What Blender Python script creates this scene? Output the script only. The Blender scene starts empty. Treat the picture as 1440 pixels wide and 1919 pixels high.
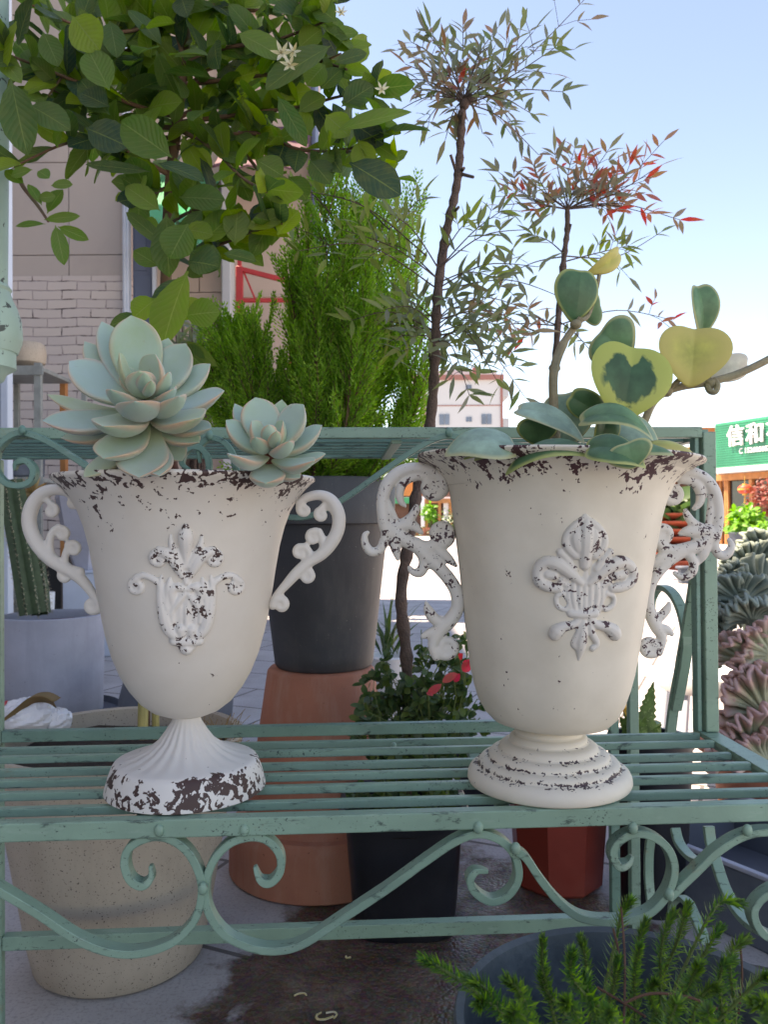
import bpy, bmesh, math, random
import numpy as np
from mathutils import Vector, Matrix
random.seed(7); rng = np.random.default_rng(11)
R = math.radians; PI = math.pi
SC = bpy.context.scene; COL = SC.collection
# ------------------------------------------------------------------ camera
FPX = 1500.0; CAMZ = 0.72
PITCH = 0.0103; ROLL = -0.0073
cam_d = bpy.data.cameras.new('camera'); cam = bpy.data.objects.new('camera', cam_d); COL.objects.link(cam)
cam_d.sensor_fit = 'VERTICAL'; cam_d.sensor_height = 36; cam_d.lens = 36*FPX/1919
cam_d.clip_start = 0.02; cam_d.clip_end = 600
CM = Matrix.Translation((0, 0, CAMZ)) @ Matrix.Rotation(PI/2+PITCH, 4, 'X') @ Matrix.Rotation(ROLL, 4, 'Z')
cam.matrix_world = CM
cam_d.dof.use_dof = True; cam_d.dof.focus_distance = 0.70; cam_d.dof.aperture_fstop = 20
SC.camera = cam
# ------------------------------------------------------------------ light
SUN_EL = R(65); SUN_H = Vector((-0.985, 0.17, 0)).normalized()
to_sun = Vector((SUN_H.x*math.cos(SUN_EL), SUN_H.y*math.cos(SUN_EL), math.sin(SUN_EL)))
sd = bpy.data.lights.new('sun', 'SUN'); sd.energy = 4.9; sd.angle = R(0.53); sd.color = (1, .95, .87)
sun = bpy.data.objects.new('sun', sd); COL.objects.link(sun)
sun.rotation_euler = to_sun.to_track_quat('Z', 'Y').to_euler(); sun.location = (-6, 3, 12)
world = bpy.data.worlds.new('World'); SC.world = world; world.use_nodes = True
wn = world.node_tree.nodes; wl = world.node_tree.links
sky = wn.new('ShaderNodeTexSky'); sky.sky_type = 'NISHITA'; sky.sun_disc = False
sky.sun_elevation = SUN_EL; sky.sun_rotation = math.atan2(SUN_H.x, SUN_H.y)
sky.air_density = .9; sky.dust_density = .2; sky.ozone_density = 1.6
wn['Background'].inputs[1].default_value = 0.12
wl.new(sky.outputs[0], wn['Background'].inputs[0])
SC.view_settings.view_transform = 'Standard'; SC.view_settings.look = 'None'
SC.view_settings.exposure = 1.72
SC.view_settings.use_white_balance = True; SC.view_settings.white_balance_temperature = 8500; SC.view_settings.white_balance_tint = 17; SC.view_settings.gamma = 1.0; SC.view_settings.use_curve_mapping = False
SC.cycles.max_bounces = 7; SC.cycles.transparent_max_bounces = 8
# ------------------------------------------------------------------ pixel helpers (source pixels of a 1440 x 1919 frame)
CR = CM.to_3x3(); CO = Vector((0, 0, CAMZ))
def ray(px, py):
    return CR @ Vector(((px-720)/FPX, -(py-959.5)/FPX, -1))
def P(px, py, Y):
    r = ray(px, py); return CO + r*(Y/r.y)
def PPL(px, py, p0, n):                    # pixel ray meets a plane
    r = ray(px, py); return CO + r*((p0-CO).dot(n)/r.dot(n))
def PG(px, py, z=0.0):
    r = ray(px, py); return CO + r*((z-CAMZ)/r.z)
# ------------------------------------------------------------------ mesh builder
class MB:
    def __init__(s): s.v = []; s.f = []; s.mi = []; s.uv = {}
    def add(s, vs, fs, mi=0, uvs=None):
        o = len(s.v); s.v.extend([tuple(v) for v in vs])
        for f in fs: s.f.append([i+o for i in f]); s.mi.append(mi)
        if uvs is not None:
            for i, u in enumerate(uvs): s.uv[o+i] = u
        return o
def build(name, mb, mats, parent=None, smooth=True, ang=40, bev=0, origin=None, solid=0, remesh=0, sub=0, smooth_it=0):
    if not isinstance(mats, (list, tuple)): mats = [mats]
    if parent is not None: org = Vector(parent['_o'])
    elif origin is not None: org = Vector(origin)
    else: org = Vector((0, 0, 0))
    me = bpy.data.meshes.new(name)
    va = np.array(mb.v, dtype=float) - np.array(org)
    me.from_pydata(va.tolist(), [], mb.f)
    for m in mats: me.materials.append(m)
    if len(mats) > 1: me.polygons.foreach_set('material_index', mb.mi)
    if mb.uv:
        ul = me.uv_layers.new(name='UVMap'); li = np.zeros(len(me.loops), dtype=np.int32)
        me.loops.foreach_get('vertex_index', li)
        arr = np.zeros((len(mb.v), 2)); 
        for k, u in mb.uv.items(): arr[k] = u
        ul.data.foreach_set('uv', arr[li].ravel())
    if smooth:
        me.polygons.foreach_set('use_smooth', [True]*len(me.polygons))
        if ang < 180: me.set_sharp_from_angle(angle=R(ang))
    me.update()
    o = bpy.data.objects.new(name, me); COL.objects.link(o)
    if parent is not None: o.parent = parent
    else: o.location = org; o['_o'] = tuple(org)
    if remesh:
        m = o.modifiers.new('remesh', 'REMESH'); m.mode = 'VOXEL'; m.voxel_size = remesh; m.use_smooth_shade = True
    if smooth_it:
        m = o.modifiers.new('smooth', 'SMOOTH'); m.iterations = smooth_it; m.factor = .5
    if sub:
        m = o.modifiers.new('sub', 'SUBSURF'); m.levels = sub; m.render_levels = sub
    if solid:
        m = o.modifiers.new('solid', 'SOLIDIFY'); m.thickness = solid; m.offset = 0
    if bev:
        m = o.modifiers.new('bevel', 'BEVEL'); m.width = bev; m.segments = 2; m.limit_method = 'ANGLE'; m.angle_limit = R(50)
    return o
def tag(o, label=None, cat=None, group=None, kind=None):
    if label: o['label'] = label
    if cat: o['category'] = cat
    if group: o['group'] = group
    if kind: o['kind'] = kind
    return o
def thing(name, loc, label, cat, group=None):
    o = bpy.data.objects.new(name, None); COL.objects.link(o); o.location = loc; o.empty_display_size = .05
    o['_o'] = tuple(loc); return tag(o, label, cat, group)
def box(mb, c, s, M=None, mi=0):
    c = Vector(c); hs = Vector(s)*.5; vs = []
    for x in (-1, 1):
        for y in (-1, 1):
            for z in (-1, 1):
                q = Vector((x*hs.x, y*hs.y, z*hs.z)); 
                if M is not None: q = M @ q
                vs.append(c+q)
    mb.add(vs, [(0, 1, 3, 2), (4, 6, 7, 5), (0, 4, 5, 1), (2, 3, 7, 6), (0, 2, 6, 4), (1, 5, 7, 3)], mi)
def bar(mb, a, b, w, h, up=Vector((0, 0, 1)), mi=0):   # box from a to b; w across, h along up
    a = Vector(a); b = Vector(b); d = (b-a); L = d.length; d.normalize()
    s = d.cross(up).normalized(); u = s.cross(d)
    box(mb, (a+b)/2, (w, L, h), Matrix((s, d, u)).transposed(), mi)
def cr(pts, k=6, closed=False):            # catmull-rom
    pts = [np.array(p, dtype=float) for p in pts]; n = len(pts); out = []
    for i in range(n-1 if not closed else n):
        p0 = pts[max(i-1, 0)] if not closed else pts[i-1]; p1 = pts[i]; p2 = pts[(i+1) % n]
        p3 = pts[min(i+2, n-1)] if not closed else pts[(i+2) % n]
        for j in range(k):
            t = j/k
            out.append(.5*((2*p1)+(-p0+p2)*t+(2*p0-5*p1+4*p2-p3)*t*t+(-p0+3*p1-3*p2+p3)*t**3))
    if not closed: out.append(pts[-1])
    return out
def tube(mb, pts, rad, n=8, mi=0, cap=True, flat=1.0, bn=None, sq=False):
    # sweep; rad number or list; bn = fixed binormal, flat = scale along binormal
    pts = [Vector(p) for p in pts]; m = len(pts)
    if not hasattr(rad, '__len__'): rad = [rad]*m
    vs = []; up = Vector((.3, .2, 1)).normalized() if bn is None else Vector(bn)
    N = None
    for i, p in enumerate(pts):
        d = (pts[min(i+1, m-1)]-pts[max(i-1, 0)])
        if d.length < 1e-9: d = Vector((0, 0, 1))
        d.normalize()
        if bn is not None:
            s = d.cross(up).normalized(); b = up
        else:
            if N is None:
                N = d.cross(up); N = N if N.length > .05 else d.cross(Vector((1, 0, 0)))
            s = (N - d*N.dot(d)).normalized(); N = s; b = d.cross(s)
        for k in range(n):
            a = 2*PI*(k+.5*sq)/n
            q = 1.0 if not sq else 1.41421
            vs.append(p + s*math.cos(a)*rad[i]*q + b*math.sin(a)*rad[i]*flat*q)
    fs = []
    for i in range(m-1):
        for k in range(n):
            k2 = (k+1) % n; fs.append((i*n+k, i*n+k2, (i+1)*n+k2, (i+1)*n+k))
    if cap:
        fs.append(tuple(range(n))[::-1]); fs.append(tuple(range((m-1)*n, m*n)))
    mb.add(vs, fs, mi)
def lathe(mb, prof, c=(0, 0, 0), n=48, M=None, mi=0, wob=0, flute=None):
    c = Vector(c); vs = []
    for j, (r, z) in enumerate(prof):
        for k in range(n):
            a = 2*PI*k/n; rr = r*(1+wob*math.sin(3*a+j*.7)+ (flute(a, j) if flute else 0))
            q = Vector((rr*math.cos(a), rr*math.sin(a), z))
            if M is not None: q = M @ q
            vs.append(c+q)
    fs = []
    for j in range(len(prof)-1):
        for k in range(n):
            k2 = (k+1) % n; fs.append((j*n+k, j*n+k2, (j+1)*n+k2, (j+1)*n+k))
    if prof[0][0] > 1e-6: fs.append(tuple(range(n))[::-1])
    if prof[-1][0] > 1e-6: fs.append(tuple(range((len(prof)-1)*n, len(prof)*n)))
    mb.add(vs, fs, mi)
def ball(mb, c, r, n=10, sc=(1, 1, 1), mi=0):
    prof = [(max(r*math.sin(PI*i/n), 1e-7), -r*math.cos(PI*i/n)) for i in range(n+1)]
    lathe(mb, prof, c, n=n+4, M=Matrix.Diagonal(sc), mi=mi)
def frame(a, nrm):
    a = a.normalized(); s = a.cross(nrm)
    if s.length < 1e-3: s = a.cross(Vector((.3, .9, .2)))
    s.normalize(); return a, s, s.cross(a)
PROF = {'lemon': [(0, .04), (.06, .09), (.18, .55), (.35, .88), (.55, 1), (.72, .9), (.87, .6), (.95, .28), (1, .02)],
        'lance': [(0, .06), (.15, .55), (.35, 1), (.6, .85), (.82, .4), (1, .02)],
        'oval': [(0, .1), (.15, .6), (.4, 1), (.65, .95), (.85, .6), (1, .05)],
        'tiny': [(0, .2), (.4, 1), (1, .05)]}
def leaf(mb, base, tip, w, nrm, curl=.1, fold=.15, kind='lance', mi=0, wave=0.0):
    base = Vector(base); tip = Vector(tip); ax = tip-base; L = ax.length
    a, s, n = frame(ax, Vector(nrm)); pr = PROF[kind]; vs = []; uvs = []; ph = random.random()*6
    for (t, ww) in pr:
        c = base + ax*t + n*(-curl*L*(t*t) + curl*L*t)
        hw = ww*w*.5; wv = wave*w*math.sin(ph+t*9)
        vs += [c + s*hw + n*(fold*hw*1.2+wv), c, c - s*hw + n*(fold*hw*1.2-wv)]
        uvs += [(1, t), (0.5, t), (0, t)]
    fs = []
    for i in range(len(pr)-1):
        o = i*3; fs += [(o, o+1, o+4, o+3), (o+1, o+2, o+5, o+4)]
    mb.add(vs, fs, mi, uvs)
# ------------------------------------------------------------------ materials
def nt(name):
    m = bpy.data.materials.new(name); m.use_nodes = True; t = m.node_tree
    return m, t, t.nodes['Principled BSDF'], t.nodes['Material Output']
def N(t, typ, **kw):
    n = t.nodes.new(typ)
    for k, v in kw.items():
        if k.startswith('i_'): n.inputs[k[2:].replace('_', ' ')].default_value = v
        else: setattr(n, k, v)
    return n
def ramp(t, src, stops, interp='LINEAR'):
    r = t.nodes.new('ShaderNodeValToRGB'); r.color_ramp.interpolation = interp
    e = r.color_ramp.elements
    while len(e) < len(stops): e.new(.5)
    for el, (p, c) in zip(e, stops): el.position = p; el.color = (*c, 1) if len(c) == 3 else c
    t.links.new(src, r.inputs[0]); return r
def coord(t, which='Object', sc=None):
    c = t.nodes.new('ShaderNodeTexCoord')
    if sc is None: return c.outputs[which]
    m = t.nodes.new('ShaderNodeMapping'); m.inputs['Scale'].default_value = sc
    t.links.new(c.outputs[which], m.inputs[0]); return m.outputs[0]
def noise(t, vec, scale, detail=4, rough=.55, dist=0):
    n = N(t, 'ShaderNodeTexNoise'); n.inputs['Scale'].default_value = scale; n.inputs['Detail'].default_value = detail
    n.inputs['Roughness'].default_value = rough; n.inputs['Distortion'].default_value = dist
    t.links.new(vec, n.inputs['Vector']); return n.outputs['Fac']
def math_(t, op, a, b=None, c=None, clamp=False):
    n = t.nodes.new('ShaderNodeMath'); n.operation = op; n.use_clamp = clamp
    for i, x in enumerate((a, b, c)):
        if x is None: continue
        if isinstance(x, (int, float)): n.inputs[i].default_value = x
        else: t.links.new(x, n.inputs[i])
    return n.outputs[0]
def mix(t, fac, a, b, mode='MIX'):
    n = t.nodes.new('ShaderNodeMix'); n.data_type = 'RGBA'; n.blend_type = mode
    for s, x in ((n.inputs[0], fac), (n.inputs[6], a), (n.inputs[7], b)):
        if isinstance(x, (int, float)): s.default_value = x
        elif isinstance(x, tuple): s.default_value = (*x, 1) if len(x) == 3 else x
        else: t.links.new(x, s)
    return n.outputs[2]
def bump(t, p, h, strength=.2, dist=.002):
    b = t.nodes.new('ShaderNodeBump'); b.inputs['Strength'].default_value = strength; b.inputs['Distance'].default_value = dist
    t.links.new(h, b.inputs['Height']); t.links.new(b.outputs[0], p.inputs['Normal']); return b
def pmat(name, col, rough=.6, var=.2, scale=12, bmp=.15, bd=.002, metal=0, fine=None, dirt=None, spec=.5, coat=0, streak=None):
    m, t, p, o = nt(name); v = coord(t)
    n1 = noise(t, v, scale, 6); lo = tuple(c*(1-var) for c in col); hi = tuple(min(c*(1+var*.7), 1) for c in col)
    c = ramp(t, n1, [(.3, lo), (.7, hi)]).outputs[0]
    if dirt:
        n2 = noise(t, v, scale*.35, 8, .65, .3)
        f = ramp(t, n2, [(.48, (0, 0, 0)), (.68, (1, 1, 1))]).outputs[0]
        f = math_(t, 'MULTIPLY', f, dirt[1]); c = mix(t, f, c, dirt[0])
    if streak:
        n4 = noise(t, coord(t, 'Object', (1, 1, .14)), scale*2.6, 7, .7, .2)
        f = ramp(t, n4, [(.50, (0, 0, 0)), (.72, (1, 1, 1))]).outputs[0]
        c = mix(t, math_(t, 'MULTIPLY', f, streak[1]), c, streak[0])
    if fine:
        n3 = noise(t, v, fine[0], 2, .5)
        f = ramp(t, n3, [(fine[2], (0, 0, 0)), (fine[2]+.04, (1, 1, 1))]).outputs[0]
        c = mix(t, f, c, fine[1])
    t.links.new(c, p.inputs['Base Color']); p.inputs['Roughness'].default_value = rough
    p.inputs['Metallic'].default_value = metal; p.inputs['Specular IOR Level'].default_value = spec
    p.inputs['Coat Weight'].default_value = coat
    if bmp: bump(t, p, noise(t, v, scale*6, 5), bmp, bd)
    return m
def leafmat(name, cols, rough=.45, trans=.35, veins=True, tcol=None, spec=.5):
    # cols: colour stops picked per leaf (random per island)
    m, t, p, o = nt(name); g = t.nodes.new('ShaderNodeNewGeometry')
    k = len(cols); c = ramp(t, g.outputs['Random Per Island'], [((i+.5)/k, q) for i, q in enumerate(cols)]).outputs[0]
    v = coord(t); n1 = noise(t, v, 60, 4)
    c = mix(t, ramp(t, n1, [(.35, (0, 0, 0)), (.7, (.35, .35, .35))]).outputs[0], c, (.16, .17, .05))
    if veins:
        uv = t.nodes.new('ShaderNodeTexCoord'); sx = t.nodes.new('ShaderNodeSeparateXYZ'); t.links.new(uv.outputs['UV'], sx.inputs[0])
        au = math_(t, 'ABSOLUTE', math_(t, 'SUBTRACT', sx.outputs[0], .5))
        rib = math_(t, 'LESS_THAN', au, .018)
        w = math_(t, 'SINE', math_(t, 'ADD', math_(t, 'MULTIPLY', sx.outputs[1], 58), math_(t, 'MULTIPLY', au, -34)))
        vv = ramp(t, w, [(.0, (0, 0, 0)), (.75, (0, 0, 0)), (1, (1, 1, 1))]).outputs[0]
        vv = math_(t, 'MULTIPLY', vv, .14)
        c = mix(t, math_(t, 'MAXIMUM', math_(t, 'MULTIPLY', rib, .55), vv), c, (.24, .30, .09))
        h = math_(t, 'ADD', math_(t, 'MULTIPLY', w, .5), math_(t, 'MULTIPLY', rib, -1))
        bump(t, p, h, .35, .0012)
    t.links.new(c, p.inputs['Base Color']); p.inputs['Roughness'].default_value = rough
    p.inputs['Specular IOR Level'].default_value = spec
    tr = t.nodes.new('ShaderNodeBsdfTranslucent')
    hs = t.nodes.new('ShaderNodeHueSaturation'); hs.inputs['Saturation'].default_value = 1.15; hs.inputs['Value'].default_value = 2.0
    t.links.new(c, hs.inputs['Color']); t.links.new(hs.outputs[0], tr.inputs[0])
    mx = t.nodes.new('ShaderNodeMixShader'); mx.inputs[0].default_value = trans
    t.links.new(p.outputs[0], mx.inputs[1]); t.links.new(tr.outputs[0], mx.inputs[2]); t.links.new(mx.outputs[0], o.inputs[0])
    return m
def chipmat(name, paint, chip, zones, nscale=90, sp=.0, stretch=(1, 1, 1), rough=.55, thr=.62, tint=None, bands=(), n0w=.35):
    # enamel flaking off iron. zones: (z0 none, z1 full, weight) in the object's own height
    m, t, p, o = nt(name); v = coord(t); vs = coord(t, 'Object', stretch)
    n1 = noise(t, vs, nscale, 3, .55, .6); n2 = noise(t, vs, nscale*3.1, 2, .5)
    n0 = noise(t, v, nscale*.28, 2, .5)
    h = math_(t, 'ADD', math_(t, 'ADD', math_(t, 'MULTIPLY', n1, .7), math_(t, 'MULTIPLY', n2, .3)), math_(t, 'MULTIPLY', math_(t, 'SUBTRACT', n0, .5), n0w))
    z = t.nodes.new('ShaderNodeSeparateXYZ'); t.links.new(v, z.inputs[0]); acc = None
    for (z0, z1, w) in zones:
        mr = t.nodes.new('ShaderNodeMapRange'); mr.inputs[1].default_value = z0; mr.inputs[2].default_value = z1
        mr.inputs[3].default_value = 0; mr.inputs[4].default_value = w; t.links.new(z.outputs[2], mr.inputs[0])
        acc = mr.outputs[0] if acc is None else math_(t, 'MAXIMUM', acc, mr.outputs[0])
    for (zc, hw, w) in bands:
        zz_ = math_(t, 'ADD', z.outputs[2], math_(t, 'MULTIPLY', math_(t, 'SUBTRACT', noise(t, v, 60, 2), .5), .004))
        q_ = math_(t, 'MULTIPLY', math_(t, 'SUBTRACT', 1, math_(t, 'DIVIDE', math_(t, 'ABSOLUTE', math_(t, 'SUBTRACT', zz_, zc)), hw), clamp=True), w)
        acc = q_ if acc is None else math_(t, 'MAXIMUM', acc, q_)
    h2 = math_(t, 'ADD', h, acc) if acc is not None else h
    h2 = math_(t, 'ADD', h2, sp)
    f = ramp(t, math_(t, 'SUBTRACT', h2, thr-.5), [(.495, (0, 0, 0)), (.51, (1, 1, 1))]).outputs[0]
    nn = noise(t, v, 9, 5); pc = ramp(t, nn, [(.3, tuple(c*.9 for c in paint)), (.7, paint)]).outputs[0]
    if tint:   # warm handling grime
        g = ramp(t, noise(t, v, 16, 6, .6), [(.45, (0, 0, 0)), (.75, (1, 1, 1))]).outputs[0]
        pc = mix(t, math_(t, 'MULTIPLY', g, .45), pc, tint)
    t.links.new(mix(t, f, pc, chip), p.inputs['Base Color']); p.inputs['Roughness'].default_value = rough
    hb = math_(t, 'ADD', math_(t, 'MULTIPLY', f, -1), math_(t, 'MULTIPLY', noise(t, v, 240, 3), .25))
    bump(t, p, hb, .35, .0007)
    return m
def rackmat(name, col, dark, amt=.5, top=None):
    m, t, p, o = nt(name); v = coord(t)
    bv = t.nodes.new('ShaderNodeBevel'); bv.samples = 4; bv.inputs[0].default_value = .0022
    ge = t.nodes.new('ShaderNodeNewGeometry'); dp = t.nodes.new('ShaderNodeVectorMath'); dp.operation = 'DOT_PRODUCT'
    t.links.new(bv.outputs[0], dp.inputs[0]); t.links.new(ge.outputs['Normal'], dp.inputs[1])
    e = math_(t, 'SUBTRACT', 1, dp.outputs['Value'])
    e = math_(t, 'MULTIPLY', e, 3.0, clamp=True)
    na = noise(t, coord(t, 'Object', (1, 3, 3)), 34, 5, .7, .4)
    f = ramp(t, math_(t, 'ADD', math_(t, 'MULTIPLY', e, .36), na), [(.60, (0, 0, 0)), (.68, (1, 1, 1))]).outputs[0]
    n2 = noise(t, v, 420, 2); sp = ramp(t, math_(t, 'ADD', n2, math_(t, 'MULTIPLY', math_(t, 'SUBTRACT', noise(t, v, 20, 3), .5), .5)), [(.70, (0, 0, 0)), (.75, (1, 1, 1))]).outputs[0]
    f = math_(t, 'MULTIPLY', math_(t, 'MAXIMUM', f, sp), amt)
    c = ramp(t, noise(t, v, 14, 6, .6), [(.3, tuple(q*.82 for q in col)), (.72, tuple(min(1, q*1.12) for q in col))]).outputs[0]
    # rubbed pale scuffs
    sc_ = ramp(t, noise(t, coord(t, 'Object', (1, 4, 4)), 22, 6, .7), [(.58, (0, 0, 0)), (.75, (1, 1, 1))]).outputs[0]
    c = mix(t, math_(t, 'MULTIPLY', sc_, .35), c, (.42, .50, .44))
    ru = ramp(t, noise(t, v, 13, 7, .72, .5), [(.63, (0, 0, 0)), (.70, (1, 1, 1))]).outputs[0]
    c = mix(t, math_(t, 'MULTIPLY', ru, .45), c, (.30, .17, .07))
    t.links.new(mix(t, f, c, dark), p.inputs['Base Color']); p.inputs['Roughness'].default_value = .42
    bump(t, p, noise(t, v, 260, 3), .12, .001)
    return m
MAT = {}
CHIP = (.065, .032, .028)
M = dict(
 urn_l = chipmat('ivory enamel', (.73, .67, .59), CHIP, [(.226, .246, .095), (.244, .268, .175)], 105, -.035, (1, 1, 1.0), thr=.665, n0w=.3, tint=(.62, .54, .45)),
 urn_l_base = chipmat('ivory enamel worn foot', (.74, .70, .66), CHIP, [(.0275, .0245, .15)], 85, -.005, thr=.66, n0w=.1),
 urn_l_crest = chipmat('ivory enamel relief', (.77, .72, .66), CHIP, [], 190, .075, thr=.66),
 urn_l_handle = chipmat('ivory enamel smooth handle', (.74, .69, .63), CHIP, [], 120, -.1, thr=.66, tint=(.62, .54, .45)),
 urn_r = chipmat('cream enamel', (.76, .69, .57), (.075, .028, .03), [(.256, .260, .04), (.258, .282, .17)], 125, -.025, (1, 1, .7), thr=.665, tint=(.56, .49, .38)),
 urn_r_base = chipmat('cream enamel worn rings', (.76, .69, .58), (.06, .035, .04), [], 200, -.035, thr=.66, bands=[(.0165, .004, .25), (.0230, .003, .22), (.0300, .003, .16), (.0375, .002, .1)], n0w=.2, tint=(.55, .47, .35)),
 urn_r_orn = chipmat('cream enamel ornament', (.70, .66, .60), (.065, .028, .035), [], 165, .072, thr=.66, tint=(.6, .52, .42)),
 rack = rackmat('green rack paint', (.225, .355, .265), (.02, .035, .035), .8),
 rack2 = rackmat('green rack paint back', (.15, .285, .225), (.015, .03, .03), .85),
 soil = pmat('potting soil', (.05, .032, .022), .95, .5, 40, .9, .01),
 soilred = pmat('clay soil', (.14, .055, .035), .95, .4, 60, .9, .006),
 darkpot = pmat('slate grey pot', (.055, .055, .062), .55, .18, 9, .15, .002, streak=((.15, .14, .13), .3), fine=(260, (.22, .21, .2), .72), dirt=((.16, .14, .12), .35)),
 terra = pmat('terracotta', (.42, .155, .095), .8, .14, 8, .25, .002, streak=((.52, .34, .26), .35), dirt=((.5, .26, .17), .35), fine=(180, (.2, .07, .04), .72)),
 redpot = pmat('red plastic pot', (.27, .038, .024), .38, .12, 12, .06, dirt=((.34, .1, .07), .35)),
 navypot = pmat('black plastic pot', (.010, .011, .016), .35, .3, 12, .05, dirt=((.05, .05, .055), .3)),
 speckle = pmat('speckled sandstone pot', (.46, .38, .30), .8, .1, 7, .12, .0015, fine=(330, (.07, .055, .045), .65), streak=((.26, .22, .17), .3)),
 concrete = pmat('pale concrete', (.38, .385, .45), .85, .12, 7, .3, .002, streak=((.25, .25, .3), .3), dirt=((.22, .23, .29), .5), fine=(150, (.12, .12, .14), .73)),
 slate = pmat('slate blue pot', (.085, .10, .13), .6, .2, 10, .15, dirt=((.2, .22, .25), .4)),
 fgpot = pmat('weathered blue grey pot', (.055, .075, .09), .5, .25, 20, .35, .002, dirt=((.22, .25, .27), .55)),
 white = pmat('white plastic', (.72, .72, .73), .4, .06, 8, .03),
 whitebag = pmat('thin plastic bag', (.75, .74, .78), .25, .06, 30, .3, .004),
 cactus = pmat('cactus skin', (.05, .085, .04), .6, .3, 40, .2),
 spine = pmat('spines', (.62, .56, .42), .7, .2, 40, 0),
 bark = pmat('dark bark', (.13, .085, .07), .9, .35, 40, .9, .006, dirt=((.17, .12, .09), .5)),
 barkl = pmat('smooth brown bark', (.17, .085, .05), .8, .35, 30, .6, .003, dirt=((.14, .15, .07), .6)),
 stem = pmat('green stem', (.12, .17, .05), .6, .25, 30, .2),
 hstem = pmat('hoya stem', (.30, .25, .15), .7, .25, 60, .6, .002, dirt=((.2, .22, .14), .5)),
 cane = pmat('yellow cane', (.42, .36, .13), .6, .2, 20, .3, dirt=((.2, .2, .06), .5)),
 lemonleaf = leafmat('lemon leaf', [(.014, .05, .035), (.14, .25, .03), (.02, .065, .025), (.25, .35, .04), (.05, .13, .025), (.18, .29, .035), (.016, .05, .04), (.11, .21, .02), (.03, .08, .03), (.16, .25, .02)], .48, .5),
 freshleaf = leafmat('fresh lemon leaf', [(.10, .20, .02), (.07, .16, .02), (.13, .22, .04)], .4, .45),
 nand_g = leafmat('nandina leaf green', [(.13, .19, .07), (.17, .21, .09), (.13, .16, .12), (.20, .24, .07), (.16, .17, .13)], .4, .3, False),
 nand_y = leafmat('nandina leaf young', [(.20, .27, .05), (.24, .31, .07), (.20, .23, .08), (.16, .22, .05)], .45, .4, False),
 nand_r = leafmat('nandina leaf red', [(.50, .05, .045), (.34, .10, .08), (.28, .18, .11), (.40, .16, .08), (.30, .10, .10)], .4, .4, False),
 nand_b = leafmat('nandina leaf bronze', [(.26, .18, .13), (.20, .21, .12), (.18, .19, .17), (.32, .16, .09), (.21, .21, .13)], .42, .3, False),
 cypress = leafmat('cypress spray', [(.22, .44, .05), (.16, .34, .045), (.34, .54, .09), (.12, .27, .04)], .55, .45, False),
 roseleaf = leafmat('rose leaf', [(.03, .08, .03), (.045, .11, .03), (.03, .06, .035), (.09, .15, .03)], .4, .25, False),
 rose = leafmat('rose petal', [(.70, .06, .13), (.75, .13, .15), (.60, .04, .07)], .5, .3, False),
 feather = leafmat('feathery foliage', [(.05, .15, .03), (.03, .10, .03), (.10, .24, .03), (.02, .07, .03), (.18, .34, .04)], .5, .4, False),
 aloe = pmat('mottled aloe leaf', (.10, .18, .035), .5, .5, 60, .3, fine=(200, (.30, .38, .14), .62)),
 twig = pmat('brown twig', (.11, .05, .03), .8, .3, 60, .3),
 dryleaf = leafmat('dry straw', [(.36, .22, .10), (.28, .15, .06), (.4, .3, .16)], .8, .2, False),
 petalw = leafmat('lemon blossom', [(.8, .76, .62), (.75, .68, .45), (.6, .5, .25)], .5, .3, False),
 brightplant = leafmat('bright broad leaves', [(.10, .32, .02), (.18, .42, .04), (.06, .22, .02)], .4, .35, False),
 redplant = leafmat('burgundy leaves', [(.20, .02, .03), (.28, .05, .05), (.12, .015, .02)], .5, .3, False),
 mint = chipmat('mint enamel', (.42, .58, .50), (.08, .10, .09), [], 60, .02, thr=.66),
 metalw = pmat('white metal frame', (.52, .58, .68), .45, .08, 6, .05),
 steel = pmat('grey shelving steel', (.26, .28, .27), .5, .2, 20, .1),
 timber = pmat('orange timber', (.48, .20, .07), .7, .25, 6, .3),
 brown = pmat('brown board', (.13, .06, .04), .7, .25, 6, .2),
 redpaint = pmat('red paint', (.42, .02, .02), .45, .12, 12, .05),
 orange = pmat('orange board', (.62, .20, .05), .6, .1, 3, .05),
 cream = pmat('cream painted wall', (.50, .385, .32), .85, .06, 2, .1, dirt=((.42, .34, .30), .4)),
 greywall = pmat('grey rendered wall', (.42, .37, .345), .85, .05, 1.2, .06, dirt=((.24, .22, .23), .5)),
 bluedoor = pmat('blue grey door', (.09, .115, .18), .5, .08, 3, .03),
 mauve = pmat('mauve awning cloth', (.13, .055, .075), .8, .15, 5, .2),
 greenawn = pmat('green corrugated sheet', (.02, .30, .12), .35, .15, 4, .05),
 planter = pmat('terracotta red planter', (.36, .07, .035), .6, .3, 14, .1),
 red_l = pmat('lantern red', (.65, .07, .03), .5, .12, 12, .05),
 gold = pmat('lantern gold', (.75, .45, .08), .5, .1, 12, .05),
 glassdark = pmat('shop window glass', (.05, .07, .075), .12, .4, 1.2, 0),
 aptwall = pmat('apartment render', (.52, .53, .54), .9, .04, .12, 0, dirt=((.5, .47, .47), .4)),
 aptwin = pmat('apartment window', (.13, .17, .23), .2, .3, .5, 0),
 aptred = pmat('red roof band', (.30, .13, .11), .7, .1, .5, 0),
 black = pmat('black', (.012, .012, .014), .5, .2, 10, 0),
 whitepaint = pmat('white painted letters', (.8, .8, .82), .5, .04, 5, 0),
)
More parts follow.
